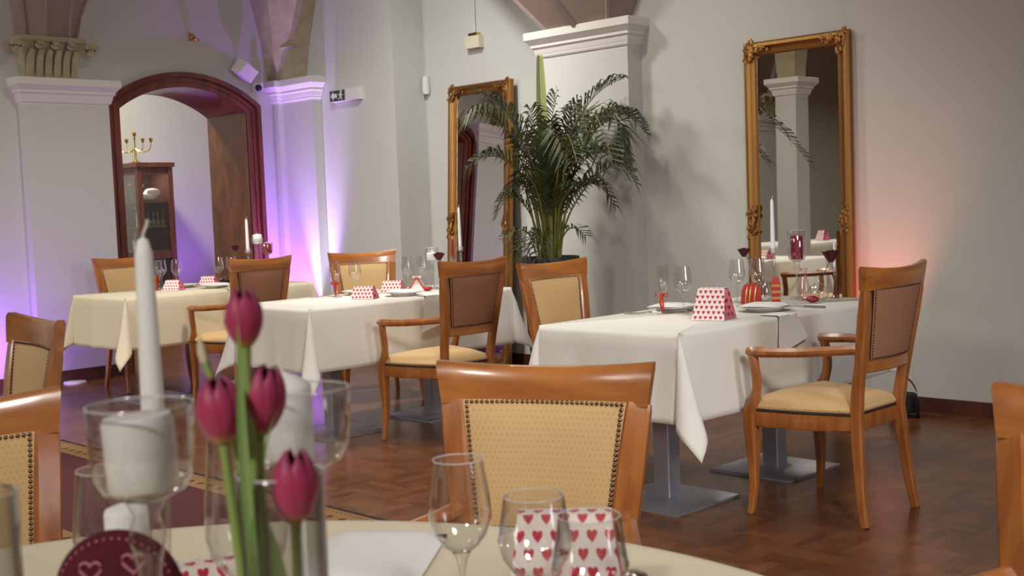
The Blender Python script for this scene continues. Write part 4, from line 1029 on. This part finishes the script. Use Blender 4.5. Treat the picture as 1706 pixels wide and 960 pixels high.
# tulip vase
V = Vector((-.782, .519, ZT))
t = thing('tulip_vase', 'clear cylindrical vase holding the magenta tulips', 'vase', tuple(V), 0)
part('wall', MB().lathe([(.0335, .004), (.034, .02), (.034, .318), (.033, .3195), (.0315, .318), (.0312, .02)], 44), 'clear_glass', t, None, 60)
part('base', MB().lathe([(0, .002), (.0335, .002), (.034, .006), (.0315, .016), (0, .014)], 32), 'clear_glass', t, None, 60)
part('rim', ring_mb(.0332, .3205, .0013, 44), 'rim_glint_glass', t, None, 80)
def tulip(base, head, axis, Lh, rh, label, leafy=False, openq=0.0, group='magenta tulips'):
    """base: bottom of the stem, head: bottom of the flower; axis: unit direction of the flower"""
    t = thing('tulip', label, 'flower', tuple(base), 0, group)
    B = Vector(base); hd = Vector(head) - B; ax = Vector(axis).normalized()
    P = bez([(0, 0, 0), hd * .5 + Vector((0, 0, .01)), hd - ax * .05, hd], 12)
    part('stem', MB().tube(P, [.0038] * 12 + [.0046], 8), 'tulip_stem', t)
    e1 = ax.orthogonal().normalized(); e2 = ax.cross(e1)
    for k in range(6):
        a = k * PI / 3; inner = k % 2
        def fn(u, v):
            w_ = (u - .5) * 2
            rr = rh * (max(0.02, sin(PI * (.06 + .88 * v))) ** .62) * (.94 if inner else 1.0) + openq * v * v * rh
            wid = 1.06 * (1 - max(0, (v - .62) / .38) ** 2.6) + .05
            ang = a + w_ * wid * .62
            lift = Lh * v * (1.0 - .03 * inner) - .06 * Lh * abs(w_) ** 2 * v
            p = hd + ax * lift + (e1 * cos(ang) + e2 * sin(ang)) * rr * (1 + .05 * (1 - w_ * w_))
            return p
        part('petal', MB().grid(fn, 8, 12, lambda a_, b_: (a_, b_)), 'tulip_petal', t, None, 80)
    if leafy:
        pass
    return t
LA = [(-0.7701, 0.4814, 1.232), (-0.7691, 0.4825, 1.1939), (-0.7718, 0.4798, 1.1491), (-0.7724, 0.4791, 1.0902)]
LB = [(-0.7646, 0.5082, 1.1546), (-0.774, 0.4988, 1.1183), (-0.781, 0.4918, 1.0864), (-0.7854, 0.4874, 1.0402)]
LC = [(-0.7725, 0.5003, 1.072), (-0.7673, 0.5055, 1.0391), (-0.7675, 0.5053, 1.0158)]
def tleaf(par_loc, pts, wmax, label, roll=(0, 1, 0)):
    o = thing('tulip_leaf', label, 'leaf', tuple(par_loc), 0, 'tulip leaves')
    B = Vector(par_loc); P = bez([Vector(p) - B for p in pts], 14)
    sd = Vector((cos(TH), sin(TH), 0))
    def fn(a, b):
        i = b * 14; k = min(13, int(i)); p = P[k].lerp(P[k + 1], i - k); w_ = wmax * (sin(PI * min(1, .12 + .88 * b)) ** .7) * (1 - b ** 3)
        return p + sd * (a - .5) * 2 * w_ + Vector((-sin(TH), cos(TH), 0)) * abs(a - .5) * -w_ * .9
    part('blade', MB().grid(fn, 4, 14), 'tulip_leaf', o, None, 60)
def up_(x): return Vector((cos(TH) * x, sin(TH) * x, 0))
vb = lambda dx, dz=.03: (V.x + cos(TH) * dx, V.y + sin(TH) * dx, ZT + dz)
tulip(vb(-.012), (-.797, .504, 1.200), (-.02 - .02, .02, 1), .046, .0145, 'tallest magenta tulip rising above the vase')
tulip(vb(-.018), (-.794, .479, 1.130), (-.06, -.05, 1), .052, .0175, 'magenta tulip at the left of the vase bunch')
tulip(vb(.004), (-.800, .515, 1.130), (.12, .12, 1), .056, .0165, 'magenta tulip leaning right before the white candle')
tulip(vb(.012), (-.758, .515, 1.066), (.02, .02, 1), .058, .0175, 'lowest magenta tulip with its head inside the vase rim')
tulip((-.885, .322, ZT + .03), (-.886, .318, 1.085), (-.02, -.02, 1), .058, .017, 'magenta tulip in the tumbler at the left edge')
tleaf(vb(-.010), [vb(-.010), LA[3], LA[2], LA[1], LA[0]], .0046, 'long upright leaf in front of the tallest tulip')
tleaf(vb(.006), [vb(.006), LB[3], LB[2], LB[1], LB[0]], .0045, 'pale leaf crossing from the right tulip into the vase')
tleaf(vb(.010), [vb(.010), LC[2], LC[1], LC[0]], .009, 'broad leaf low in the right of the tulip vase')
tleaf(vb(-.004), [vb(-.004), (-.79, .52, .92), (-.80, .515, 1.02), (-.803, .512, 1.10)], .007, 'narrow leaf in the middle of the tulip vase')
b = thing('tulip_bud', 'pale closed bud poking up behind the left tulip', 'flower', (-.800, .503, 1.06), 0)
P = bez([(0, 0, 0), (-.005, 0, .06), (-.018, -.012, .10), (-.028, -.016, .128)], 10)
part('stem', MB().tube(P, .0032, 8), 'tulip_stem', b)
part('bud', MB().tube([P[-1], P[-1] + Vector((-.002, -.001, .008)), P[-1] + Vector((-.004, -.002, .02))], [.0035, .0042, .0008], 8), 'cream_cloth', b)
# left tumbler
TB = (-.885, .322)
t = thing('tumbler_vase', 'clear glass tumbler with one tulip at the left edge', 'vase', (*TB, ZT), 0)
part('wall', MB().lathe([(.030, .004), (.031, .02), (.0345, .325), (.0335, .327), (.0322, .325), (.029, .02)], 40), 'clear_glass', t, None, 60)
part('rim', ring_mb(.0337, .3265, .0013, 44), 'rim_glint_glass', t, None, 80)
part('base', MB().lathe([(0, .002), (.030, .002), (.031, .006), (.029, .014), (0, .012)], 28), 'clear_glass', t, None, 60)
# stemware of the front table
big = prof_wine(.30, .043)
make_glass('wine_glass', 'large wine glass between the left goblet and the tulip vase', (-1.09, .68, ZT), prof_wine(.305, .044), group='stemware', n=40)
make_glass('wine_glass', 'wine glass behind the left foreground goblet', (-1.235, .60, ZT), prof_wine(.25, .042), group='stemware', n=40)
make_glass('wine_glass', 'tall wine glass before the middle foreground chair', (-1.115, 1.006, ZT), ([(0, .004), (.034, .003), (.034, .006), (.012, .011), (.006, .02), (.0045, .035), (.0045, .06), (.008, .076), (.012, .083)], [(0, .083), (.012, .084), (.024, .094), (.034, .108), (.0395, .124), (.0405, .136), (.0395, .15), (.0365, .17), (.0315, .203)]), group='stemware', n=48)
make_glass('water_glass', 'stemmed water glass, second from the right on the front table', (-.965, .987, ZT), prof_wine(.182, .044), group='stemware', n=40)
make_glass('water_glass', 'rightmost wine glass in front of the hearts box on the front table', (-.853, .957, ZT), prof_wine(.182, .042), group='stemware', n=40)
# maroon heart cushion
t = thing('heart_cushion', 'round-topped maroon felt cushion stitched with pink hearts on the front table', 'cushion', (-.997, .488, ZT + .001), TH)
n = 48; rx, hz = .058, .246
def outl(a, q=1):
    x, z = rx * cos(a), rx * sin(a)
    if z >= 0: return (x * q, hz - rx + z * q)
    return (x * (1 + .25 * sin(a) ** 2) * q, (hz - rx) * (1 - min(1, -sin(a) * 1.02)) if q > .99 else (hz - rx) * (1 - min(.97, -sin(a) * q)))
R = []
for q, y in ((.05, -.013), (.6, -.0125), (.85, -.010), (.96, -.005), (1, 0), (.96, .005), (.85, .010), (.6, .0125), (.05, .013)):
    R.append([(outl(2 * PI * k / n, q)[0], y, outl(2 * PI * k / n, q)[1]) for k in range(n)])
part('felt', MB().rings(R), 'maroon_felt', t, None, 60)
def hout(cx, cz, s):
    pts = []
    for k in range(25):
        x, z = heart(2 * PI * k / 24, s); pts.append((cx + x, -.0135 + .003 * min(1, abs(cx + x) / rx) ** 2, cz + z))
    part('heart_outline', MB().tube(pts, .0013, 6), 'pink_thread', t)
for cx, cz in ((-.020, .213), (.018, .219), (-.034, .178), (-.006, .178), (.026, .180), (-.020, .142), (.012, .144), (.042, .146)): hout(cx, cz, .0105)
for k in range(2, 47, 2):
    a = PI * k / 48
    pts = [(rx * .90 * cos(q), -.0098, hz - rx + rx * .90 * sin(q)) for q in (a, a + .02, a + .04)]
    part('stitch', MB().tube(pts, .0010, 5), 'pink_thread', t)

# ------------------------------------------------------------------ palm
PX, PY = -5.62, 6.00
t = thing('potted_palm', 'tall feathery palm in a black pot beside the pilaster', 'plant', (PX, PY, 0), TH)
pot = part('pot', MB().lathe([(0, 0), (.13, 0), (.135, .01), (.17, .40), (.198, .90), (.203, .935), (.200, .945), (.185, .945), (.18, .91), (0, .90)], 40), 'pot_black', t, 'black tapered planter', 40)
part('soil', MB().lathe([(0, .915), (.08, .918), (.18, .912)], 24), 'soil', t)
rnd = random.Random(11)
def keep(p):
    """hold a leaf point just clear of the wall or pilaster behind the pot"""
    wx = PX + cos(TH) * p.x - sin(TH) * p.y; wy = PY + sin(TH) * p.x + cos(TH) * p.y
    lim = 6.40 if -6.25 < wx < -5.15 else (6.58 if wx >= -5.15 else 6.92)
    if wy > lim:
        d = wy - lim; p = Vector((p.x - sin(TH) * d, p.y - cos(TH) * d, p.z))
    return p
def frond(ctrl, nl, ll, stem_t=.32, wid=.013, droop=.35, mat='leaf_green'):
    """ctrl: Bezier control points in the pot's frame (x = to the right in the room view, y = away)"""
    P = [keep(p) for p in bez(ctrl, 26)]; mb = MB()
    mb.tube(P, [.008 * (1 - .8 * i / 26) for i in range(27)], 6)
    fr = part('frond', mb, 'stem_green' if mat == 'leaf_green' else mat, t, None, 60)
    lb = MB()
    for i in range(nl):
        u = stem_t + (1 - stem_t) * (i + .5) / nl; f = u * 26; k = min(25, int(f)); p = P[k].lerp(P[k + 1], f - k)
        tg = (P[min(26, k + 1)] - P[max(0, k - 1)]).normalized()
        side0 = tg.cross(Vector((0, 0, 1)))
        if side0.length < .05: side0 = Vector((1, 0, 0))
        side0.normalize(); upn = side0.cross(tg).normalized()
        q = (u - stem_t) / (1 - stem_t); L = ll * (.55 + .9 * sin(PI * (.12 + .8 * q))) * rnd.uniform(.85, 1.1) * .92
        for s in (-1, 1):
            d = (tg * rnd.uniform(.55, .8) + side0 * s * rnd.uniform(.75, 1.0) + upn * rnd.uniform(.15, .45)).normalized()
            e = p + d * L * .5; tip = p + d * L * .95 + Vector((0, 0, -droop * L))
            e = keep(e); tip = keep(tip); nrm = d.cross(tg).normalized(); wv = d.cross(nrm).normalized() * wid * .5
            lb.add([p - wv * .4, p + wv * .4, e + wv, e - wv, tip], [(0, 1, 2, 3), (3, 2, 4)])
    part('leaflets', lb, mat, fr, None, 0)
Z0 = .93
def fr_(x0, tip, top, y=0, nl=26, ll=.22, dr=.35):
    """base offset x0, tip (x,z), apex control (x,z)"""
    frond([(x0, 0, Z0), (x0 + (top[0] - x0) * .15, y * .2, Z0 + (top[1] - Z0) * .6), (top[0], y * .7, top[1]), (tip[0], y, tip[1])], nl, ll, .34, .0165, dr)
frond([(.04, 0, Z0), (.10, -.2, 1.75), (.26, -.62, 2.28), (.36, -1.06, 1.50)], 34, .22, .40, .013, .5)
frond([(.03, -.02, Z0), (.06, -.15, 1.6), (.10, -.45, 2.0), (.16, -.80, 1.55)], 30, .20, .40, .013, .5)
# big named fronds read from the view (x right, z height)
fr_(.03, (.52, 2.12), (.22, 2.05), -.05, 30, .24)
fr_(.04, (.60, 1.60), (.55, 2.20), .10, 34, .24, .5)
fr_(.03, (.66, 1.75), (.42, 2.15), -.15, 30, .22, .5)
fr_(-.03, (-.42, 2.06), (-.18, 1.95), -.05, 28, .20)
fr_(-.04, (-.52, 1.88), (-.33, 2.06), -.12, 30, .22, .55)
fr_(-.02, (-.30, 2.02), (-.08, 1.8), .12, 28, .20)
fr_(-.04, (-.50, 1.58), (-.28, 1.78), -.15, 26, .20, .5)
fr_(.04, (.58, 1.42), (.34, 1.90), -.2, 28, .22, .5)
fr_(.05, (.45, 1.28), (.30, 1.62), .05, 22, .18, .5)
fr_(-.05, (-.36, 1.22), (-.25, 1.52), -.05, 18, .15, .5)
fr_(.06, (.52, 1.58), (.30, 1.52), -.25, 24, .2, .45)
fr_(.0, (.08, 2.06), (.03, 1.8), .05, 26, .2)
fr_(.0, (-.10, 1.95), (-.05, 1.7), -.10, 26, .2)
fr_(.02, (.22, 1.98), (.10, 1.75), -.12, 26, .2)
fr_(.01, (.33, 1.88), (.2, 1.85), .2, 26, .2)
fr_(-.01, (-.20, 1.75), (-.08, 1.65), -.25, 26, .2)
fr_(.01, (.12, 1.72), (.06, 1.55), -.3, 26, .2, .5)
fr_(.02, (.26, 1.65), (.14, 1.6), -.28, 26, .2, .5)
fr_(-.02, (-.16, 1.50), (-.08, 1.5), -.28, 22, .18, .5)
fr_(.02, (.20, 1.42), (.10, 1.42), -.25, 20, .17, .5)
fr_(.0, (.02, 1.85), (.0, 1.6), -.18, 26, .2)
fr_(-.02, (-.24, 1.42), (-.12, 1.5), -.1, 20, .17, .5)
fr_(.0, (.10, 1.55), (.05, 1.4), .18, 22, .18, .4)
fr_(.0, (-.06, 1.58), (-.03, 1.4), .12, 22, .18, .4)
for k in range(9):
    a = rnd.uniform(0, 6.28); r_ = rnd.uniform(.02, .08); h = rnd.uniform(.35, .62)
    part('cane', MB().tube(bez([(r_ * cos(a), r_ * sin(a), .90), (r_ * 1.3 * cos(a), r_ * 1.3 * sin(a), .9 + h * .5), (r_ * 2.2 * cos(a), r_ * 2.2 * sin(a), .9 + h)], 6), [.010, .0095, .009, .0085, .008, .007, .006], 6), 'stem_green', t)
for k, (tx, tz) in enumerate(((-.15, 1.0), (-.21, 1.08), (.16, 1.08), (-.05, .93), (-.12, .88))):
    frond([(tx * .3, -.03, .95), (tx * .6, -.08, 1.16), (tx, -.14, 1.18), (tx * 1.5, -.19, tz)], 8, .13, .4, .014, .5)
# young spear leaf
mb = MB()
for s in (-1, 1):
    mb.grid(lambda a, b: (-.02 + s * (.001 + .034 * a * (sin(PI * (.1 + .8 * b)) ** .5)), -.012 * a, 1.45 + .86 * b), 3, 14)
part('spear_leaf', mb, 'spear_green', t, 'pale yellow-green folded young leaf', 60)
